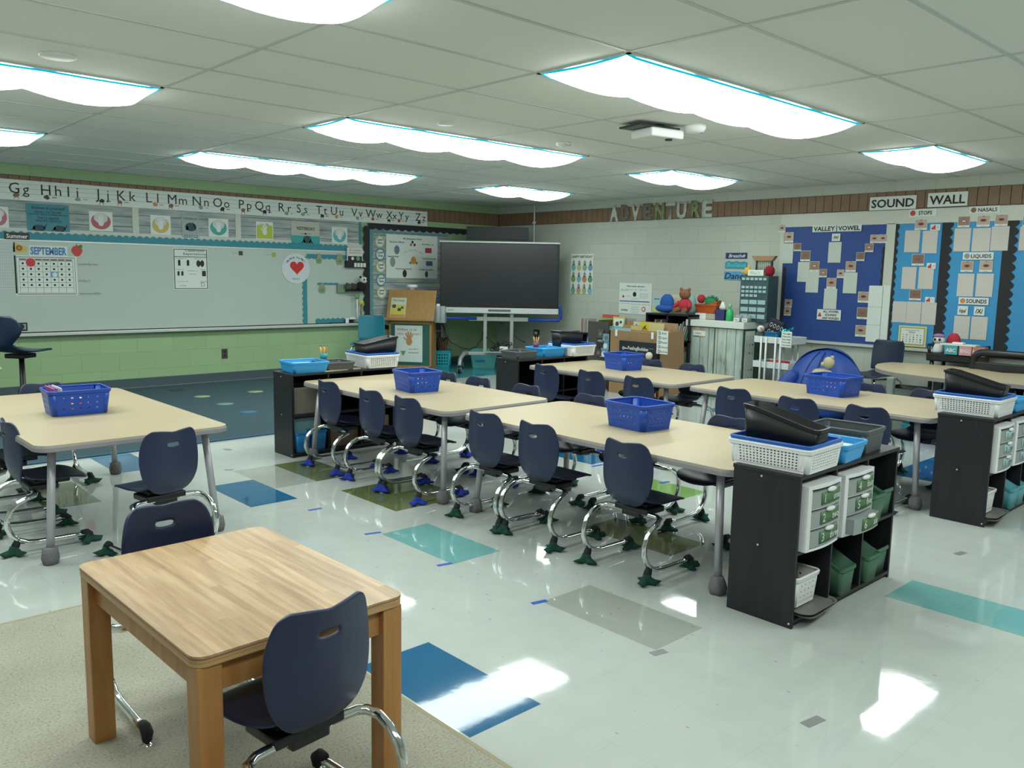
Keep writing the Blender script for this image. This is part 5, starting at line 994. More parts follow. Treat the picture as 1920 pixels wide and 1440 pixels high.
# low cubby behind
t=thing('small_cubby','narrow grey cubby with dark shelves beside the easel','cubby',(4.47,6.62,0),-math.radians(50)); b=MB(); b.box(-.13,0,0,-.11,.25,.70); b.box(.07,0,0,.09,.25,.70); 
for z in (.0,.14,.36,.52): b.box(-.11,0,z,.07,.25,z+.02)
b.build('frame',mat('cubby_grey',(.30,.30,.27),.6),t); MB().box(-.11,.05,.02,.07,.24,.69).build('inside',greyp,t); MB().box(-.20,-.02,.70,.36,.26,.725).build('top_board',mat('pale_board2',(.40,.36,.26),.6),t,bevel=.003); MB().box(-.10,-.006,.42,.0,-.001,.49).build('number_label',paper,t)
# shell chair builder with four chrome legs
def shell_chair(name,label,m,x,y,rz,h,seat,w,group=None):
    t=thing(name,label,'chair',(x,y,0),rz,group)
    zs=[seat+.04+(h-seat-.04)*k/8 for k in range(9)]
    P=[[(u*w*(.5+.02*math.sin(PI*k/8))*(1 if k<8 else .9),.20+.10*(z-seat)+.04*(-(u*u)),z) for u in (-1,-.92,-.6,-.3,0,.3,.6,.92,1)] for k,z in enumerate(zs)]
    MB().grid(P).build('backrest',m,t,solid=.008,sub=1,merge=True)
    P=[[(u*w*(.52 if v>0 else .47),.22-.44*v/6-.0*v,seat+(.03 if v==0 else 0)-(.02 if v==6 else 0)+.012*u*u) for u in (-1,-.9,-.5,0,.5,.9,1)] for v in range(7)]
    MB().grid(P).build('seat',m,t,solid=.008,sub=1,merge=True)
    for sx in (-1,1):
        MB().tube([(sx*w*.38,-.18,seat-.03),(sx*w*.46,-.2,seat-.06),(sx*w*.5,-.22,.01)],.011,8).build('leg',chrome,t); MB().tube([(sx*w*.38,-.18,seat-.03),(sx*w*.38,.16,seat-.03),(sx*w*.46,.19,seat-.06),(sx*w*.5,.23,.01)],.011,8).build('leg',chrome,t)
    return t
p=onY(685,600,6.35); shell_chair('teal_chair','teal plastic shell chair beside the easel, before the whiteboard',mat('teal_chair_plastic',(.01,.20,.28),.35),p.x+.0,6.30,-math.radians(50),.80,.43,.36)
p=onY(690,575,6.5)
for k,(lb,m,dx,dz) in enumerate((('green round-headed pointer stick above the teal chair',MATS['tag_green'],-.02,.16),('yellow round-headed pointer stick above the teal chair',mat('pointer_yellow',(.50,.55,.06),.5),.05,.08))):
    t=thing('pointer_stick',lb,'pointer',(p.x+dx,YB-.10,.72)); MB().tube([(0,0,0),(-.01*k,0,.12),(.0,0,.22+dz-.08)],.010,6).build('stick',white if k==0 else MATS['pic_brown'],t); MB().ell((0,0,.24+dz-.08),(.038,.02,.038),12).build('head',m,t)
# ================================================================ READING CORNER, RIGHT WALL
XD=4.55
def ry(px,py,X): return onX(px,py,X).y
def rzz(px,py,X): return onX(px,py,X).z
y0,y1=ry(1141,660,XD),ry(1236,660,XD); z1=rzz(1190,622,XD)
kraft=mat('kraft_board',(.30,.185,.09),.7)
t=thing('book_display','tan tiered book display stand facing the tables','book display',(XD,(y0+y1)/2,0),-PI/2); w=(y0-y1)/2
MB().box(-w,0,.0,w,.02,z1).build('front_board',kraft,t,bevel=.002); MB().prism([(0,0),(.50,0),(.46,z1+.02),(.0,z1)],-w,-w+.02,'x').build('side_panel',kraft,t); MB().prism([(0,0),(.50,0),(.46,z1+.02),(.0,z1)],w-.02,w,'x').build('side_panel',kraft,t)
for k in range(3): b=MB(); b.M=Matrix.Translation((0,.05+.13*k,z1-.20+.045*k))@Matrix.Rotation(-.25,4,'X'); b.box(-w+.02,0,0,w-.02,.012,.22); b.build('tier_board',kraft,t)
for px in (1156,1224): 
    xx=-(ry(px,628,XD)-(y0+y1)/2); MB().box(xx-.015,-.012,z1-.07,xx+.015,0,z1+.01).build('hook',white,t,bevel=.003)
a0,a1=ry(1162,665,XD-.02),ry(1231,665,XD-.02); za,zb2=rzz(1196,692,XD-.02),rzz(1196,641,XD-.02)
P=P_at((XD-.004,(a0+a1)/2,za),-PI/2,a0-a1,zb2-za,mat('pouch_black',(.010,.012,.022),.6),'wall_pouch','black fabric pouch with white lettering hung on the book display','pouch',thick=.03,body='fabric')
P.text('FeelingBuddies',.52,.76,.13,paper,width=.55,bold=.02); P.disc(.12,.73,.018,paper); P.disc(.12,.73,.009,black,lay=2); squiggle(P,.16,.24,.73,paper,3,.04,1); squiggle(P,.82,.95,.80,lines,3,.04,1); P.done()
p=onX(1217,667,XD-.08); t=thing('white_ball','small cream ball in front of the black pouch','ball',(p.x,p.y,p.z)); MB().ell((0,0,0),(.042,.042,.042),16).build('ball',mat('cream_ball',(.6,.56,.45),.7),t)
a0,a1=ry(1231,642,XD-.05),ry(1252,642,XD-.05); za,zb2=rzz(1241,664,XD-.05),rzz(1241,620,XD-.05)
P=P_at((XD-.045,(a0+a1)/2,za),-PI/2,a0-a1,zb2-za,paper,'word_list','tall white list with Ask, Calm, Feel, Choose, Solve on the book display','chart',thick=.002)
for k,s in enumerate(('Ask','Calm','Feel','Choose','Solve')): v=.89-.195*k; P.disc(.22,v,P.w*.10,black,sy=1.2); P.disc(.22,v,P.w*.06,paper,lay=2,sy=1.2); P.text(s,.64,v,.085,mat('ink_navy',(.01,.02,.08)),width=.2+.085*len(s))
P.done()
def face_book(x0,y0,x1,y1,X,c,lb,deco=None,tilt=-.12,txt=None):
    a,b2=ry(x0,(y0+y1)/2,X),ry(x1,(y0+y1)/2,X); z0,zz=rzz((x0+x1)/2,y1,X),rzz((x0+x1)/2,y0,X)
    P=P_at((X,(a+b2)/2,z0),-PI/2,a-b2,zz-z0,mat('cover_'+'_'.join(f'{v:.2f}' for v in c),c,.45),'picture_book',lb,'book',thick=.012,rot=(tilt,0,-PI/2),body='cover')
    if deco: deco(P)
    if txt: P.text(txt,.5,.5,.5,black)
    return P.done()
g1=lambda P:(P.disc(.3,.45,P.w*.2,mat('cover_green',(.08,.40,.08),.5),sy=1.5),P.disc(.62,.4,P.w*.2,MATS['cover_green'],sy=1.5))
face_book(1128,590,1158,622,XD+.42,(.45,.06,.07),'red topped picture book with green shapes, top left of the display',lambda P:(P.rect(0,0,1,.8,mat('cover_leafgreen',(.18,.36,.12),.5)),P.disc(.3,.45,P.w*.2,mat('cover_green',(.08,.40,.08),.5),lay=2,sy=1.5),P.disc(.68,.4,P.w*.2,MATS['cover_green'],lay=2,sy=1.5)))
face_book(1149,594,1171,616,XD+.36,(.55,.45,.10),'yellow bordered picture book with black and white drawing on the display',lambda P:(P.rect(.08,.08,.92,.85,paper),P.disc(.4,.4,P.w*.15,pc['d'],lay=2),P.disc(.7,.55,P.w*.1,pc['d'],lay=2)))
face_book(1171,597,1190,618,XD+.40,(.20,.26,.30),'slate grey picture book at the back of the display')
face_book(1176,602,1188,616,XD+.30,(.35,.17,.06),'small orange-brown book on the display')
face_book(1188,603,1200,618,XD+.25,(.50,.56,.46),'pale book with a large letter A',None,txt='A')
face_book(1199,604,1218,622,XD+.22,(.60,.50,.03),'bright yellow book with a dark splash',lambda P:P.poly([(.3,.1),(.5,.35),(.8,.2),(.6,.5),(.75,.7),(.5,.6)],pc['d']))
face_book(1217,606,1245,622,XD+.18,(.52,.47,.22),'wide pale yellow book at the right of the display')
face_book(1183,611,1204,624,XD+.14,(.50,.42,.18),'tan book low in the middle of the display')
face_book(1142,612,1166,632,XD+.16,(.10,.38,.45),'teal book at the left of the display',lambda P:squiggle(P,.1,.9,.7,paper,4,.08))
face_book(1152,615,1183,628,XD+.10,(.28,.48,.56),'long pale blue book lying across the display front')
# side rack with books left of the display
t=thing('book_rack','narrow brown wooden book rack leaning left of the tan display','book rack',(XD+.15,ry(1112,650,XD+.15),0),-PI/2); zz=rzz(1125,600,XD+.15); 
b=MB(); b.prism([(-.12,0),(-.08,0),(.12,zz),(.08,zz)],0,.25,'y'); b.build('side_board',mat('brown_rack_wood',(.13,.075,.04),.5),t); MB().box(-.05,-.045,.02,.27,-.02,zz-.02).build('rack_back',pc['d'],t)
for k,(x0,y0,x1,y1,c,lb) in enumerate(((1121,617,1131,634,(.07,.07,.08),'dark photo covered book high on the side rack'),(1120,633,1132,652,(.02,.02,.03),'black alphabet book on the side rack'),(1131,626,1144,640,(.10,.33,.48),'sky blue book on the side rack'),(1128,640,1143,656,(.16,.35,.50),'pale blue book low on the side rack'),(1117,654,1128,668,(.05,.05,.06),'black book lowest on the side rack'),(1125,656,1140,670,(.25,.35,.45),'grey-blue book lowest on the side rack'))):
    face_book(x0,y0,x1,y1,XD+.08,c,lb,(lambda P:P.text('ABC',.5,.7,.25,paper,width=.8)) if k==1 else (lambda P:P.disc(.5,.45,P.w*.25,paper if k%2 else pc['b'])))
# small blue framed books behind the back shelf
for px,c,lb in ((1085,(.45,.45,.38),'cream spined book behind the black bin on the back shelf'),(1088,(.3,.22,.18),'brown spined book behind the back shelf'),(1091,(.5,.45,.42),'pale spined book behind the back shelf'),(1094,(.35,.3,.3),'pinkish spined book behind the back shelf'),(1097,(.4,.42,.4),'grey spined book behind the back shelf')):
    p=onX(px,650,5.5); t=thing('standing_book',lb,'book',(5.53,p.y,.601),-PI/2); MB().box(-.009,0,0,.009,.18,.19).build('cover',mat('spine_%d'%px,c,.6),t)
y_=ry(1092,665,5.5); t=thing('low_bookcase','low black bookcase behind the pencil cup shelf','bookcase',(5.52,y_,0),-PI/2); b=MB(); b.box(-.30,0,0,-.28,.28,.60); b.box(.28,0,0,.30,.28,.60); b.box(-.28,0,.58,.28,.28,.60); b.box(-.28,0,.3,.28,.28,.32); b.box(-.28,.26,0,.28,.28,.58); b.build('case',ash,t,bevel=.002)
face_book(1100,627,1118,650,5.56,(.02,.14,.40),'blue bordered white book standing on the low black bookcase',lambda P:P.rect(.1,.05,.95,.8,paper))
# black bookshelf
XS=5.15
y0,y1=ry(1209,640,XS),ry(1291,640,XS); zt2=rzz(1250,589,XS); t=thing('bookshelf','tall black bookshelf between the book display and the plank-print cabinet','bookshelf',(XS,(y0+y1)/2,0),-PI/2); w=(y0-y1)/2
b=MB(); b.box(-w,0,0,-w+.02,.60,zt2); b.box(w-.02,0,0,w,.60,zt2); b.box(-.01,0,0,.01,.6,zt2); b.build('upright',ash,t); b=MB()
for k in range(4): b.box(-w,0,zt2*k/3.05,w,.6,zt2*k/3.05+.02)
b.box(-w,.58,0,w,.6,zt2); b.build('shelf_boards',ash,t); shz=[zt2*k/3.05+.02 for k in range(3)]; shx=(XS,(y0+y1)/2,w)
cols=[(.5,.52,.5),(.42,.44,.42),(.25,.3,.3),(.5,.48,.4),(.3,.36,.38),(.1,.3,.25),(.45,.45,.2),(.06,.12,.3)]
n=0
for (a,c,lv,lean) in ((.25,.85,2,.25),(.22,.80,1,.12),(-.75,-.2,2,.1),(-.85,-.3,1,.15)):
    k=0
    while True:
        u=a*w+k*.030
        if u>c*w: break
        t=thing('shelf_book',f'thin {["white","pale grey","slate","cream","blue-grey","green","olive","navy"][n%8]} book in the black bookshelf, {["lower","middle","top"][lv]} level {"right" if a>0 else "left"} side','book',(shx[0]+.06,shx[1]-u,shz[lv]),0,'books in the black bookshelf',rot=(0,lean,-PI/2)); MB().box(-.009,0,0,.009,.2,.17+.03*(n%3)).build('cover',mat('shelf_cover_%d'%(n%8),cols[n%8],.6),t); k+=1; n+=1
for px0,py0,px1,py1,lb in ((1253,619,1266,630,'small white card with green pictures on the upper shelf edge'),(1248,663,1259,674,'small white card on the lower shelf edge')):
    a0,a1=ry(px0,py0,XS-.01),ry(px1,py0,XS-.01); P=P_at((XS-.003,(a0+a1)/2,rzz(px0,py1,XS)),-PI/2,a0-a1,rzz(px0,py0,XS)-rzz(px0,py1,XS),paper,'shelf_card',lb,'card'); P.rect(.5,.1,.9,.5,MATS['tag_green']); P.rect(.1,.1,.4,.4,MATS['tag_green']); P.done()
# plain books and a brown teddy on top of the bookshelf
def top(px,py,X): v=onX(px,py,X); return v
face_book(1224,556,1242,586,XS+.2,(.30,.48,.50),'pale teal picture book standing on the black bookshelf',lambda P:(P.rect(.1,.05,.9,.35,MATS['book_yellow']),squiggle(P,.1,.7,.85,MATS['ink_navy'],3,.07)))
face_book(1259,553,1277,586,XS+.2,(.50,.50,.36),'cream picture book behind the red-shirted teddy',lambda P:P.disc(.5,.35,P.w*.3,mat('cover_amber',(.5,.35,.05),.5)))
def plush(name,label,px,py,X,body,head,s=1,ears=None,extra=None,hd=(.0,-.01,.19)):
    v=onX(px,py,X); t=thing(name,label,'soft toy',(v.x,v.y,v.z),-PI/2)
    MB().ell((0,0,.075*s),(.075*s,.06*s,.08*s),14).build('body',body,t); MB().ell((hd[0]*s,hd[1]*s,hd[2]*s),(.062*s,.055*s,.056*s),14).build('head',head,t)
    for q in (-1,1):
        MB().ell((q*.05*s,-.01,.24*s if ears!='none' else .2*s),(.02*s,.012*s,.022*s),8).build('ear',head,t); MB().tube([(q*.06*s,-.02,.11*s),(q*.10*s,-.06*s,.05*s)],.02*s,8).build('arm',body,t); MB().tube([(q*.04*s,-.03,.03*s),(q*.06*s,-.11*s,.025*s)],.024*s,8).build('leg',head,t); MB().ell((q*.022*s,-.06*s,hd[2]*s+.01),(.006*s,.004*s,.007*s),6).build('eye',black,t)
    return t
bl=mat('plush_blue',(.02,.09,.35),1); bn=mat('plush_teddy_brown',(.22,.10,.05),1); rd=mat('plush_red',(.42,.03,.05),1); yw=mat('plush_yellow',(.6,.38,.08),1); gn=mat('plush_green',(.02,.20,.08),1)
t=thing('blue_cushion','plain deep blue plush cushion leaning on the black bookshelf top','cushion',tuple(onX(1250,586,XS+.08)),-PI/2); MB().ell((0,0,.11),(.10,.055,.12),16).build('cushion',bl,t); MB().ell((-.02,-.02,.05),(.14,.05,.05),12).build('fold',bl,t)
plush('teddy','brown teddy in a red shirt on the black bookshelf',1284,586,XS+.08,rd,bn,1.15)
p=onX(1302,585,XS+.35); t=thing('pale_plush','pale blue-green plush beside the orange box','soft toy',(5.45,p.y,rzz(1302,590,5.4)),-PI/2); MB().lathe([(.06,0),(.07,.05),(.05,.14),(.02,.22),(.001,.23)],n=14).build('body',mat('plush_aqua',(.25,.45,.42),1),t)
# plank-print cabinet
XC=5.20
y0,y1=ry(1289,650,XC),ry(1392,655,XC); zt3=.895; w=(y0-y1)/2; cdp=.42; yc=(y0+y1)/2
plk=mat('weathered_cabinet_print',(.3,.38,.35),.55); nt,bs=nodes_of(plk); tc=nt.nodes.new('ShaderNodeTexCoord'); mp=nt.nodes.new('ShaderNodeMapping'); mp.inputs['Scale'].default_value=(5,5,1.2); n=nt.nodes.new('ShaderNodeTexNoise'); n.inputs['Scale'].default_value=3; n.inputs['Detail'].default_value=8; r=ramp(nt,[(.30,(.16,.20,.17)),(.42,(.33,.41,.37)),(.65,(.46,.54,.49))])
nt.links.new(tc.outputs['Object'],mp.inputs[0]); nt.links.new(mp.outputs[0],n.inputs['Vector']); nt.links.new(n.outputs['Fac'],r.inputs[0]); sp=nt.nodes.new('ShaderNodeSeparateXYZ'); nt.links.new(tc.outputs['Object'],sp.inputs[0]); ad=nt.nodes.new('ShaderNodeMath'); ad.operation='ADD'; ad.inputs[1].default_value=5; mo=nt.nodes.new('ShaderNodeMath'); mo.operation='MODULO'; mo.inputs[1].default_value=.12; nt.links.new(sp.outputs[0],ad.inputs[0]); nt.links.new(ad.outputs[0],mo.inputs[0]); lt=nt.nodes.new('ShaderNodeMath'); lt.operation='LESS_THAN'; lt.inputs[1].default_value=.007; nt.links.new(mo.outputs[0],lt.inputs[0]); mx=nt.nodes.new('ShaderNodeMix'); mx.data_type='RGBA'; mx.inputs[7].default_value=(.06,.09,.07,1); nt.links.new(lt.outputs[0],mx.inputs[0]); nt.links.new(r.outputs[0],mx.inputs[6]); nt.links.new(mx.outputs[2],bs.inputs['Base Color'])
dgr=mat('dark_green_side',(.03,.09,.045),.6)
t=thing('plank_print_cabinet','two-door cabinet covered in weathered plank print, with a white top','cabinet',(XC,yc,0),-PI/2)
MB().box(-w,.012,0,w,cdp,zt3-.08).build('body',dgr,t); 
for s in (-1,1): MB().box(min(s*.008,s*(w-.004)),-.004,.03,max(s*.008,s*(w-.004)),.012,zt3-.085).build('door',plk,t,bevel=.002)
MB().box(-w-.02,-.03,zt3-.075,w+.02,cdp+.22,zt3).build('top_slab',mat('white_cabinet_top',(.62,.67,.62),.4),t,bevel=.004)
P=P_at((XC-.006,ry(1312,624,XC),rzz(1312,631,XC)),-PI/2,.17,.085,paper,'name_label','small rainbow bordered label on the left cabinet door','label'); P.rect(0,.85,1,1,pc['o']); P.rect(0,0,.5,.12,MATS['pic_blue']); P.rect(.5,0,1,.12,MATS['cover_amber']); P.text('Computers',.42,.5,.25,MATS['ink_blue'],width=.5); P.done()
# strip of pictures hanging on the cabinet side
ys=yc-w-.003; p=onY(1403,660,ys); P=P_at((XC+.14,ys,.895-.10-.62),0,.20,.62,paper,'picture_strip','long paper strip of small dark pictures hung on the cabinet side','chart',thick=.002)
for i in range(6):
    for j in range(3): P.disc(.2+.3*j,.90-.155*i,.004+.006*((i*j)%3)/2,pc['k'],sy=1.3,n=8)
P.done()
def on_cab(px,py,X=5.42): v=onX(px,py,X); return (v.x,v.y,zt3+.001)
# orange caddy, tissue box, green bottle, jars
orange=mat('orange_plastic',(.45,.09,.02),.4)
v=on_cab(1328,592); t=tray('orange_caddy',orange,.30,.16,.10,'orange caddy stacked on a white box on the cabinet top',cat='caddy',loc=(v[0],v[1],zt3+.075),rz=-PI/2,taper=.02)
MB().prism([(0,0),(.14,0),(.14,.09),(.03,.05)],-.05,.05,'y').build('divider',orange,t,loc=(0,0,.06))
t=thing('white_box','white and grey box under the orange caddy','box',(v[0],v[1],zt3+.001),-PI/2); MB().box(-.14,-.07,0,.01,.07,.072).build('left_half',white,t,bevel=.003); MB().box(.01,-.07,0,.14,.07,.07).build('right_half',mat('beige_plastic',(.4,.38,.3),.5),t,bevel=.01)
t=thing('spiky_plush','dark green spiky plush in the orange caddy','soft toy',(v[0]+.02,v[1]-.03,zt3+.16),-PI/2); b=MB(); b.ell((0,0,.03),(.10,.05,.07),12)
for k in range(26): a=random.uniform(0,PI); c=random.uniform(-.6,.6); d=Vector((math.cos(a),c*.6,math.sin(a))).normalized(); b.cyl(Vector((d.x*.085,d.y*.04,.03+d.z*.06)),Vector((d.x*.125,d.y*.07,.03+d.z*.10)),.016,.002,6)
b.build('body',gn,t)
t=thing('red_plush_ball','plain round red plush ball behind the orange caddy','soft toy',(v[0]+.03,v[1]+.13,zt3+.19),-PI/2); MB().ell((0,0,.05),(.05,.045,.055),14).build('body',rd,t)
v=on_cab(1354,592,5.38); t=thing('tissue_box','dark purple patterned tissue box with a white tissue on the cabinet','tissue box',v,-PI/2); MB().box(-.06,-.055,0,.06,.055,.125).build('carton',mat('tissue_purple',(.03,.025,.12),.5,noise=.7,nscale=40),t,bevel=.002)
MB().loft([[(r_*math.cos(a)*1.2,r_*.4*math.sin(a),z) for a in [2*PI*k/10 for k in range(10)]] for r_,z in ((.03,.125),(.04,.15),(.025,.18),(.012,.215))]).build('tissue',paper,t)
v=on_cab(1368,592,5.36); grb=mat('green_clear_plastic',(.03,.40,.12),.2); t=thing('green_bottle','bright green pump bottle beside the tissue box','bottle',v,-PI/2); MB().lathe([(.04,0),(.043,.02),(.043,.10),(.03,.13),(.012,.14)],n=16).build('bottle_body',grb,t); MB().lathe([(.012,.14),(.012,.155),(.02,.16),(.018,.19),(.006,.2)],n=12).build('pump',mat('pale_green_cap',(.25,.5,.3),.4),t)
for px,lb in ((1386,'clear jar with a white label, left one before the small-drawer cabinet'),(1401,'clear jar with a white label, right one before the small-drawer cabinet')):
    v=on_cab(px,592,5.30); t=thing('labelled_jar',lb,'jar',v,-PI/2); MB().lathe([(.045,0),(.048,.01),(.05,.07),(.042,.08)],n=16).build('glass',clr,t); MB().lathe([(.038,.002),(.038,.05),(.001,.06)],n=12).build('contents',greyp,t); MB().box(-.035,-.053,.005,.035,-.050,.045).build('label',paper,t); text('Glue',.018,black,t,0,.025,-.055)
# small-drawer organizer
XO=5.40; y0,y1=ry(1387,560,XO),ry(1439,560,XO); w=(y0-y1)/2; yo=(y0+y1)/2; zo=zt3+.002; ho=rzz(1413,517,XO)-zo
t=thing('drawer_organizer','tall dark organizer of small pale blue drawers on the cabinet','organizer',(XO,yo,zo),-PI/2); oc=mat('organizer_teal_grey',(.035,.075,.08),.5); dc=mat('pale_blue_drawer',(.30,.46,.48),.35)
MB().box(-w,0,0,w,.22,ho).build('body',oc,t,bevel=.004)
rows=[(6,.93),(6,.75),(6,.66),(4,.57),(3,.43),(3,.27),(3,.12)]
for k,(cn_,v) in enumerate(rows):
    tot=6 if cn_ in (6,4) else 3
    for i in range(cn_):
        pw_=2*w*.92/tot; xa=-w*.92+i*pw_; hh_=.055 if tot==6 else .095
        d=MB().box(xa+.006,-.010,v*ho-hh_/2*ho,xa+pw_-.006,.0,v*ho+hh_/2*ho).build('drawer',dc,t,bevel=.002)
for o,(px,py,s_) in (((0),(0,0,0)),): pass
v=(XO+.06,0,zo+ho)
t=thing('yellow_plush','yellow star-like plush on top of the small-drawer organizer','soft toy',(XO+.06,yo+w*.75,zo+ho),-PI/2); MB().ell((0,0,.05),(.05,.03,.05),12).ell((-.05,0,.04),(.03,.015,.015),8).ell((.02,0,.10),(.02,.012,.025),8).build('body',yw,t)
t=thing('red_hat_plush','dark red rounded plush on the right of the organizer top','soft toy',(XO+.06,yo-w*.85,zo+ho),-PI/2); MB().ell((0,0,.055),(.06,.05,.065),12).build('body',mat('plush_dark_red',(.25,.01,.02),1),t)
P=P_at((XO+.02,yo,zo+ho+.001),-PI/2,.20,.065,paper,'label_card','white label card standing on top of the organizer','card',thick=.003); squiggle(P,.15,.8,.65,MATS['tag_green'],5,.12); squiggle(P,.15,.85,.35,lines,5,.08); P.done()
t=thing('wooden_trapezoid_box','tan wooden tray propped over clear tubes behind the organizer card','wooden tray',(XO+.14,yo-.03,zo+ho+.001),-PI/2); MB().prism([(-.11,.17),(.11,.17),(.15,.225),(-.15,.225)],-.03,.03,'y').build('tray_body',kraft,t)
for s in (-.1,.09): MB().box(s,-.02,0,s+.012,.02,.17).build('post',oc,t)
for k in range(7): MB().cyl((-.075+.025*k,0,0),(-.075+.025*k,0,.17),.009,n=8).build('tube',mat('dusty_tube',(.28,.32,.27),.3),t)
# white cart
XK=5.12; y0,y1=ry(1414,625,XK),ry(1482,625,XK); w=(y0-y1)/2; yk=(y0+y1)/2; wm=mat('white_cart_metal',(.62,.68,.68),.35)
t=thing('utility_cart','white three-tier rolling cart left of the bean bag','cart',(XK,yk,0),-PI/2)
zts=[rzz(1440,633,XK),rzz(1440,680,XK),.14]
for z in zts:
    b=MB(); b.box(-w,0,z-.065,w,.36,z-.055); b.box(-w,0,z-.065,w,.008,z+.01); b.box(-w,.352,z-.065,w,.36,z+.01); b.box(-w,0,z-.065,-w+.008,.36,z+.01); b.box(w-.008,0,z-.065,w,.36,z+.01); b.build('tier',wm,t,bevel=.006)
for x in (-w+.10,-w+.16,w-.16,w-.10):
    for y in (-.012,.372): MB().cyl((x,y,.05),(x,y,zts[0]+.01),.011,n=8).build('post',wm,t)
for sx in (-1,1):
    for yy in (.02,.34): MB().cyl((sx*(w-.13)-.012,yy,.028),(sx*(w-.13)+.012,yy,.028),.028,n=12).build('castor',blackp,t)
P=P_at((XK-.03,ry(1477,640,XK),rzz(1477,651,XK)),-PI/2,.12,.17,paper,'word_card','white card of handwritten lines hung on the cart','card')
for k in range(5): P.text(['You get','Your turn','You wash','You sit','You read'][k],.5,.86-.18*k,.09,black,width=.82,bold=.02)
P.done()
zc_=zts[0]-.054
t=thing('seagull_plush','white and grey bird plush with an orange beak on the cart','soft toy',(XK+.10,ry(1427,615,XK+.1),zc_),-PI/2); MB().ell((0,0,.06),(.06,.05,.06),12).build('body',pg,t); MB().ell((.01,-.02,.14),(.04,.04,.04),12).build('head',pw,t); MB().cyl((.035,-.04,.135),(.075,-.06,.12),.014,.002,8).build('beak',orange,t); MB().ell((.03,-.055,.15),(.006,.005,.007),6).build('eye',black,t)
t=thing('patterned_bag','black bag with white printed loops standing in the cart','bag',(XK+.18,ry(1448,610,XK+.18),zc_),-PI/2); 
b=MB(); b.M=Matrix.Rotation(.35,4,'Y'); b.box(-.10,-.03,.03,.08,.03,.25); b.build('body',mat('bag_black',(.008,.01,.025),.6),t,bevel=.01)
for i in range(8): 
    b=MB(); b.M=Matrix.Rotation(.35,4,'Y'); cx_,cz_=-.06+.045*(i%4),.10+.08*(i//4); b.tube([(cx_+.014*math.cos(a),-.033,cz_+.022*math.sin(a)) for a in [2*PI*k/10 for k in range(11)]],.003,5); b.build('loop_print',paper,t)
t=tray('blue_box',mat('cobalt_box',(.01,.13,.30),.4),.16,.16,.11,'cobalt blue open box on the cart',cat='box',loc=(XK+.14,ry(1452,620,XK+.14),zc_),rz=-PI/2,taper=.006)
t=thing('tinsel_heap','shiny turquoise tinsel heap on the right of the cart top','tinsel',(XK+.15,ry(1474,618,XK+.15),zc_),-PI/2); tag(t,kind='stuff'); b=MB(); random.seed(3)
for k in range(70): a=random.uniform(0,2*PI); r_=random.uniform(0,.075); z=random.uniform(.02,.14); c=(r_*math.cos(a),r_*math.sin(a),z); b.add([(c[0],c[1],c[2]),(c[0]+random.uniform(-.03,.03),c[1]-.01,c[2]+.02),(c[0]+random.uniform(-.02,.02),c[1]+.02,c[2]+.035)],[(0,1,2)])
b.ell((0,0,.06),(.07,.06,.06),10).build('foil',mat('turquoise_foil',(.03,.45,.50),.18,.8),t); random.seed(11)
t=thing('red_supplies','red and grey supplies lying in the middle tier of the cart','supplies',(XK+.1,yk-.05,zts[1]-.054),-PI/2); MB().box(-.10,-.05,0,.10,.06,.075).build('red_box',red,t,bevel=.01); MB().box(-.16,-.05,0,-.11,.05,.07).build('grey_box',greyp,t,bevel=.006)
# bean bag with a teddy
XB=5.0; beanm=mat('bean_bag_blue',(.010,.055,.30),.55,noise=.15,nscale=3)
yb_=ry(1530,690,XB-.2); t=thing('bean_bag_chair','large royal blue bean bag chair under the blue board','bean bag',(XB,yb_,0),-PI/2); t.scale=(.9,.95,1.0)
b=MB(); R=[]; nn=40
for k,(z,r_) in enumerate(((0,.34),(.05,.42),(.16,.47),(.30,.46),(.42,.42),(.52,.37),(.60,.30),(.66,.21),(.69,.10),(.70,.01))):
    R.append([(r_*math.cos(a)*(1+.035*math.cos(6*a)*(1 if k>1 else 0))*1.0,(.30*r_/.47*math.sin(a))*(1+.05*math.cos(6*a))+ (.12 if z>.3 and math.sin(a)<0 else 0)*(z-.3)/.4,z+.0) for a in [2*PI*i/nn for i in range(nn)]])
b.loft(R); b.build('bag',beanm,t,sub=1)
for s in (-1,1): b=MB(); b.tube([(s*.22,-.20,.46),(s*.32,-.24,.36),(s*.38,-.25,.22),(s*.36,-.24,.10)],.09,10,rs=[.06,.10,.12,.09]); b.build('side_lobe',beanm,t,sub=1)
b=MB(); 
for a in (-1.9,-1.57,-1.2): b.tube([(math.cos(a)*r_*1.01,.30*r_/.47*math.sin(a)-.004+(.12*(z-.3)/.4 if z>.3 else 0),z) for z,r_ in ((.10,.445),(.2,.47),(.30,.46),(.42,.42),(.52,.37),(.60,.30),(.66,.21))],.006,6)
b.build('seam',mat('bean_seam',(.006,.03,.17),.7),t)
crm=mat('plush_cream',(.50,.44,.28),1); v=onX(1552,688,XB-.36); t=thing('cream_teddy','cream teddy lying in the lap of the blue bean bag','soft toy',(XB-.34,v.y,v.z-.10),-PI/2)
MB().ell((0,0,.14),(.055,.05,.06),14).build('head',crm,t); MB().ell((-.045,-.02,.125),(.03,.025,.022),10).build('muzzle',crm,t); MB().ell((-.07,-.03,.13),(.009,.008,.009),8).build('nose',black,t); MB().ell((-.06,0,.03),(.11,.05,.05),12).build('body',crm,t); MB().ell((.03,.0,.195),(.02,.014,.02),8).build('ear',crm,t)
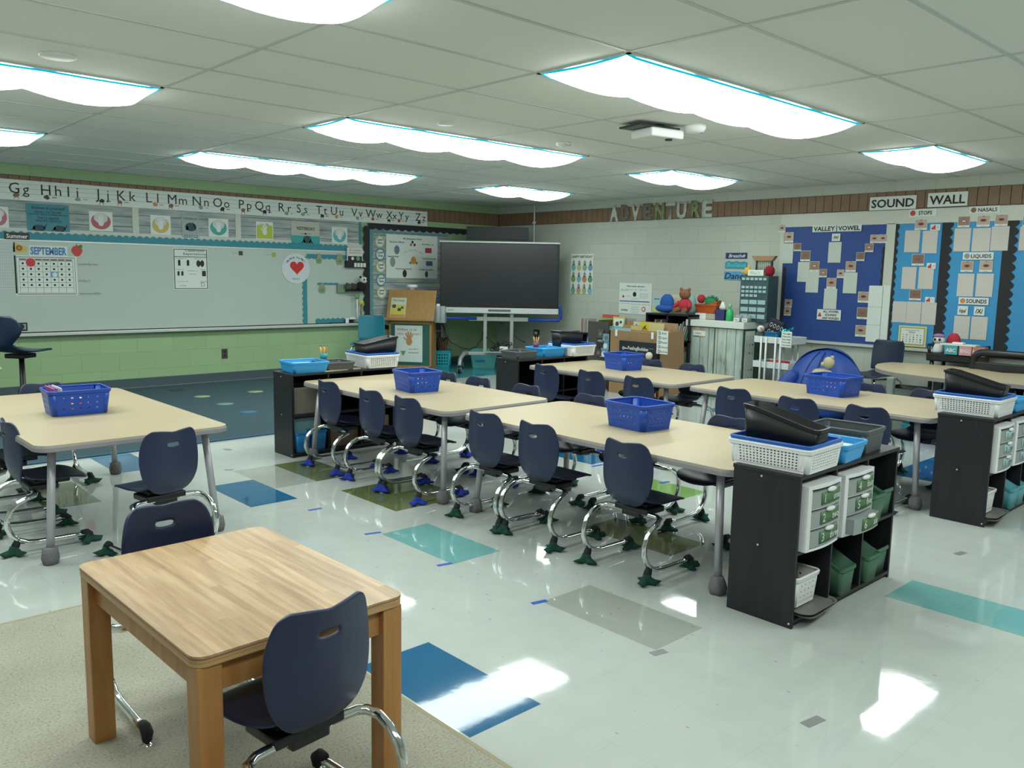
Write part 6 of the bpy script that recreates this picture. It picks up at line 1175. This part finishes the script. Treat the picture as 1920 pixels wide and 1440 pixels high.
# navy teacher's shell chair and round-ended table
shell_chair('navy_shell_chair','navy plastic shell chair with chrome legs between the bean bag and the kidney table',mat('navy_dark_plastic',(.012,.022,.05),.4),5.32,ry(1641,680,5.32),-PI/2-.25,.79,.44,.36)
ZK=.60
outline=[(1641,686),(1645,682),(1655,680.5),(1672,679),(1700,680.5),(1740,683),(1780,686),(1820,690),(1845,694),(1880,699),(1920,701),(1990,703),(2100,716),(2160,740),(2100,760),(1990,748),(1920,722),(1880,718),(1830,716),(1780,711),(1720,704),(1680,699),(1655,694),(1643,690)]
K=[onZ(px,py,ZK) for px,py in outline]; cx_=sum(k.x for k in K)/len(K); cy_=sum(k.y for k in K)/len(K); K2=[(k.x-cx_,k.y-cy_) for k in K]
t=thing('kidney_table','large kidney-shaped maple table at the right, before the bright blue board','table',(cx_,cy_,0)); MB().prism(K2,ZK-.004,ZK,'z').build('tabletop',maple,t); MB().prism([(x*1.002,y*1.002) for x,y in K2],ZK-.034,ZK-.0045,'z').build('edge_band',edgeg,t)
for px,py in ((1672,700),(1860,712),(1760,690),(2000,735)):
    v=onZ(px,py,ZK); l=MB().box(v.x-cx_-.03,v.y-cy_-.03,.02,v.x-cx_+.03,v.y-cy_+.03,ZK-.034).build('leg',mat('grey_green_leg',(.20,.25,.22),.5),t,bevel=.01); MB().box(v.x-cx_-.04,v.y-cy_-.04,0,v.x-cx_+.04,v.y-cy_+.04,.025).build('foot_cap',greyp,l)
bing=mat('grey_bin_plastic',(.20,.24,.22),.5)
v=onZ(1706,760,0.25)
for k,(px,lb) in enumerate(((1703,'grey plastic bin under the left end of the kidney table'),)):
    p=onX(px,712,4.9); tray('storage_bin',bing,.30,.34,.40,lb,cat='bin',loc=(4.9,p.y,0.0),rz=-PI/2,taper=.02)
# black trolley
XT=5.45; y0,y1=ry(1736,665,XT),ry(1832,668,XT); w=(y0-y1)/2; yt=(y0+y1)/2; zt4=rzz(1780,664,XT)
t=thing('black_trolley','black plastic trolley with raised ends under the bright blue board','trolley',(XT,yt,0),-PI/2)
MB().box(-w,0,zt4-.08,w,.36,zt4).build('top_tray',blackp,t,bevel=.012); MB().box(-w,0,.15,w,.36,.22).build('lower_tray',blackp,t,bevel=.012)
for sx in (-1,1):
    for yy in (.03,.33): MB().cyl((sx*(w-.05),yy,.05),(sx*(w-.05),yy,zt4-.04),.02,n=10).build('post',blackp,t); 
    MB().tube([(sx*(w-.02),.04,zt4-.02),(sx*(w+.0),.05,zt4+.07),(sx*(w+.0),.31,zt4+.07),(sx*(w-.02),.32,zt4-.02)],.016,8).build('handle',blackp,t)
    for yy in (.03,.33): MB().cyl((sx*(w-.05)-.012,yy,.028),(sx*(w-.05)+.012,yy,.028),.028,n=12).build('castor',blackp,t)
v=onX(1759,656,XT+.08); t=thing('dog_plush','white plush dog with a purple cap on the black trolley','soft toy',(XT+.08,v.y,zt4+.001),-PI/2); MB().lathe([(.05,0),(.055,.02),(.04,.07),(.03,.09)],n=14).build('body',pw,t); MB().ell((0,0,.125),(.055,.048,.045),14).build('head',pw,t); MB().ell((0,.0,.165),(.055,.05,.022),14).build('cap',mat('cap_purple',(.30,.16,.38),.9),t)
for q in (-1,1): MB().ell((q*.022+.0,-.045,.13),(.013,.006,.015),8).build('eye',black,t)
t=thing('red_hat','small red plush hat behind the white dog','soft toy',(XT+.18,v.y-.10,zt4+.001),-PI/2); MB().ell((0,0,.10),(.07,.05,.10),12).build('hat',rd,t)
for k,(c,dx,lb,s) in enumerate((((.05,.32,.38),-.02,'teal box of cards on the black trolley','ABC'),((.55,.28,.30),-.15,'pink game box on the black trolley','BINGO'),((.45,.18,.16),-.26,'rose coloured box at the right of the trolley','1 2 3'))):
    P=P_at((XT+.06,v.y-.14+dx,zt4+.001),-PI/2,.115,.085,mat(f'game_box_{k}',c,.5),'game_box',lb,'game box',thick=.10,body='carton'); P.text(s,.5,.5,.4,paper,width=.8,bold=.03); P.done()
t=thing('paper_stack','loose white papers lying on the game boxes','paper',(XT+.02,v.y-.25,zt4+.088),-PI/2); MB().box(-.20,-.05,0,.12,.09,.012).build('sheets',paper,t); MB().box(-.10,-.02,.012,.0,.05,.03).build('tissue_pack',white,t,bevel=.005)
# black office chair at the right edge
XH=5.25; y0,y1=ry(1815,685,XH),ry(2010,690,XH); yh=(y0+y1)/2; w=(y0-y1)/2*.8; zt5=rzz(1880,664,XH); t=thing('office_chair','black office chair with a slotted back behind the kidney table','office chair',(XH,ry(1885,690,XH)-.06,0),-PI/2)
P_=[]
b=MB(); Rr=rrect(-.33,zt5-.22,.33,zt5,.08,6); 
b.tube([(p[0],-.02+.25*abs(p[0])**2,p[1]) for p in Rr]+[(Rr[0][0],-.02+.25*abs(Rr[0][0])**2,Rr[0][1])],.034,10); b.build('back_frame',blackp,t)
MB().box(-.32,-.02,zt5-.30,.32,.03,zt5-.085).build('back_pad',mat('black_vinyl',(.012,.012,.012),.45),t,bevel=.01); MB().box(-.26,.05,.42,.26,.50,.50).build('seat',MATS['black_vinyl'],t,bevel=.03); MB().box(-.03,.0,.40,.03,.05,zt5-.1).build('back_post',blackp,t); MB().cyl((0,.27,.08),(0,.27,.43),.03,n=12).build('column',blackp,t)
for k in range(5): a=2*PI*k/5; l=MB().tube([(0,.27,.10),(.27*math.cos(a),.27+.27*math.sin(a),.075)],.022,8).build('base_arm',blackp,t); MB().ell((.28*math.cos(a),.27+.28*math.sin(a),.03),(.025,.025,.03),10).build('castor',blackp,l)
# things on the floor beyond the right back table
tq=mat('teal_clear_plastic',(.02,.30,.36),.3)
v=onZ(1682,826,0); 
for i in range(2):
    for j in range(2):
        t=thing('teal_cube_bin',f'teal cube bin under the table, {["left","right"][i]} one of the {["lower","upper"][j]} pair','bin',(v.x+.25-.0*i,v.y+.03-.105*i,.001+.125*j),-PI/2,'teal cube bins'); MB().box(-.049,0,0,.049,.12,.12).build('cube',tq,t,bevel=.006)
v=onZ(1714,838,0); 
for j in range(2):
    t=thing('blue_fabric_bag',f'{["lower","upper"][j]} royal blue dotted bag on the floor beyond the back table','bag',(v.x+.22,v.y,.001+.15*j),-PI/2); MB().box(-.11,0,0,.11,.2,.145).build('bag_body',mat('bag_blue',(.012,.03,.30),.6),t,bevel=.03)
    for k in range(4): MB().ell((-.07+.05*k,-.002,.05+.04*(k%2)),(.010,.003,.010),8).build('dot',paper,t)
# swivel chair at the far left
v=onY(25,655,5.2); nv2=mat('navy_swivel_plastic',(.008,.020,.055),.35)
t=thing('swivel_chair','navy plastic swivel chair before the whiteboard at the far left','swivel chair',(v.x+.06,5.2,0),math.radians(38)); sz=onY(40,658,5.2).z; bz=onY(0,590,5.2).z
Pb=[]; 
for k in range(9):
    q=k/8; z=sz+.05+(bz-sz-.05)*q; wd=.10+.11*math.sin(PI*min(1,q*1.05)**.8*.62+.1) ; wd=[.07,.10,.14,.18,.205,.21,.20,.175,.12][k]; Pb.append([(-.20-.05*q-.03*(1-u*u)+.0,u*wd,z) for u in (-1,-.9,-.6,-.3,0,.3,.6,.9,1)])
MB().grid(Pb).build('backrest',nv2,t,solid=.015,sub=1,merge=True)
MB().grid([[(x,u*wd,sz+dz+.015*u*u) for u in (-1,-.9,-.5,0,.5,.9,1)] for x,wd,dz in ((-.20,.08,.07),(-.18,.13,.02),(-.13,.18,0),(-.03,.205,-.005),(.08,.20,0),(.17,.18,.0),(.21,.15,-.012))]).build('seat',nv2,t,solid=.02,sub=1,merge=True)
MB().box(-.10,-.09,sz-.06,.08,.09,sz-.02).build('seat_bracket',blackp,t,bevel=.01); MB().lathe([(.045,.10),(.045,.28),(.025,.30),(.022,sz-.05)],n=14).build('column',blackp,t)
for k in range(5): a=2*PI*k/5+.3; l=MB().tube([(0,0,.12),(.16*math.cos(a),.16*math.sin(a),.10),(.27*math.cos(a),.27*math.sin(a),.065)],.022,8).build('base_arm',blackp,t); MB().ell((.28*math.cos(a),.28*math.sin(a),.03),(.025,.025,.03),10).build('castor',blackp,l)
v=onY(4,690,4.6); t=thing('stool','small stool with chrome legs cut by the left edge of the photo','stool',(v.x-.18,4.6,0)); zs=onY(4,689,4.6).z; MB().lathe([(.17,0),(.18,.012),(.17,.025),(.001,.028)],(0,0,zs-.02),24).build('seat',mat('pale_wood_seat',(.42,.40,.30),.5),t)
for k in range(4): a=PI/4+PI/2*k; MB().tube([(.11*math.cos(a),.11*math.sin(a),zs-.02),(.16*math.cos(a),.16*math.sin(a),0)],.010,8).build('leg',chrome,t)
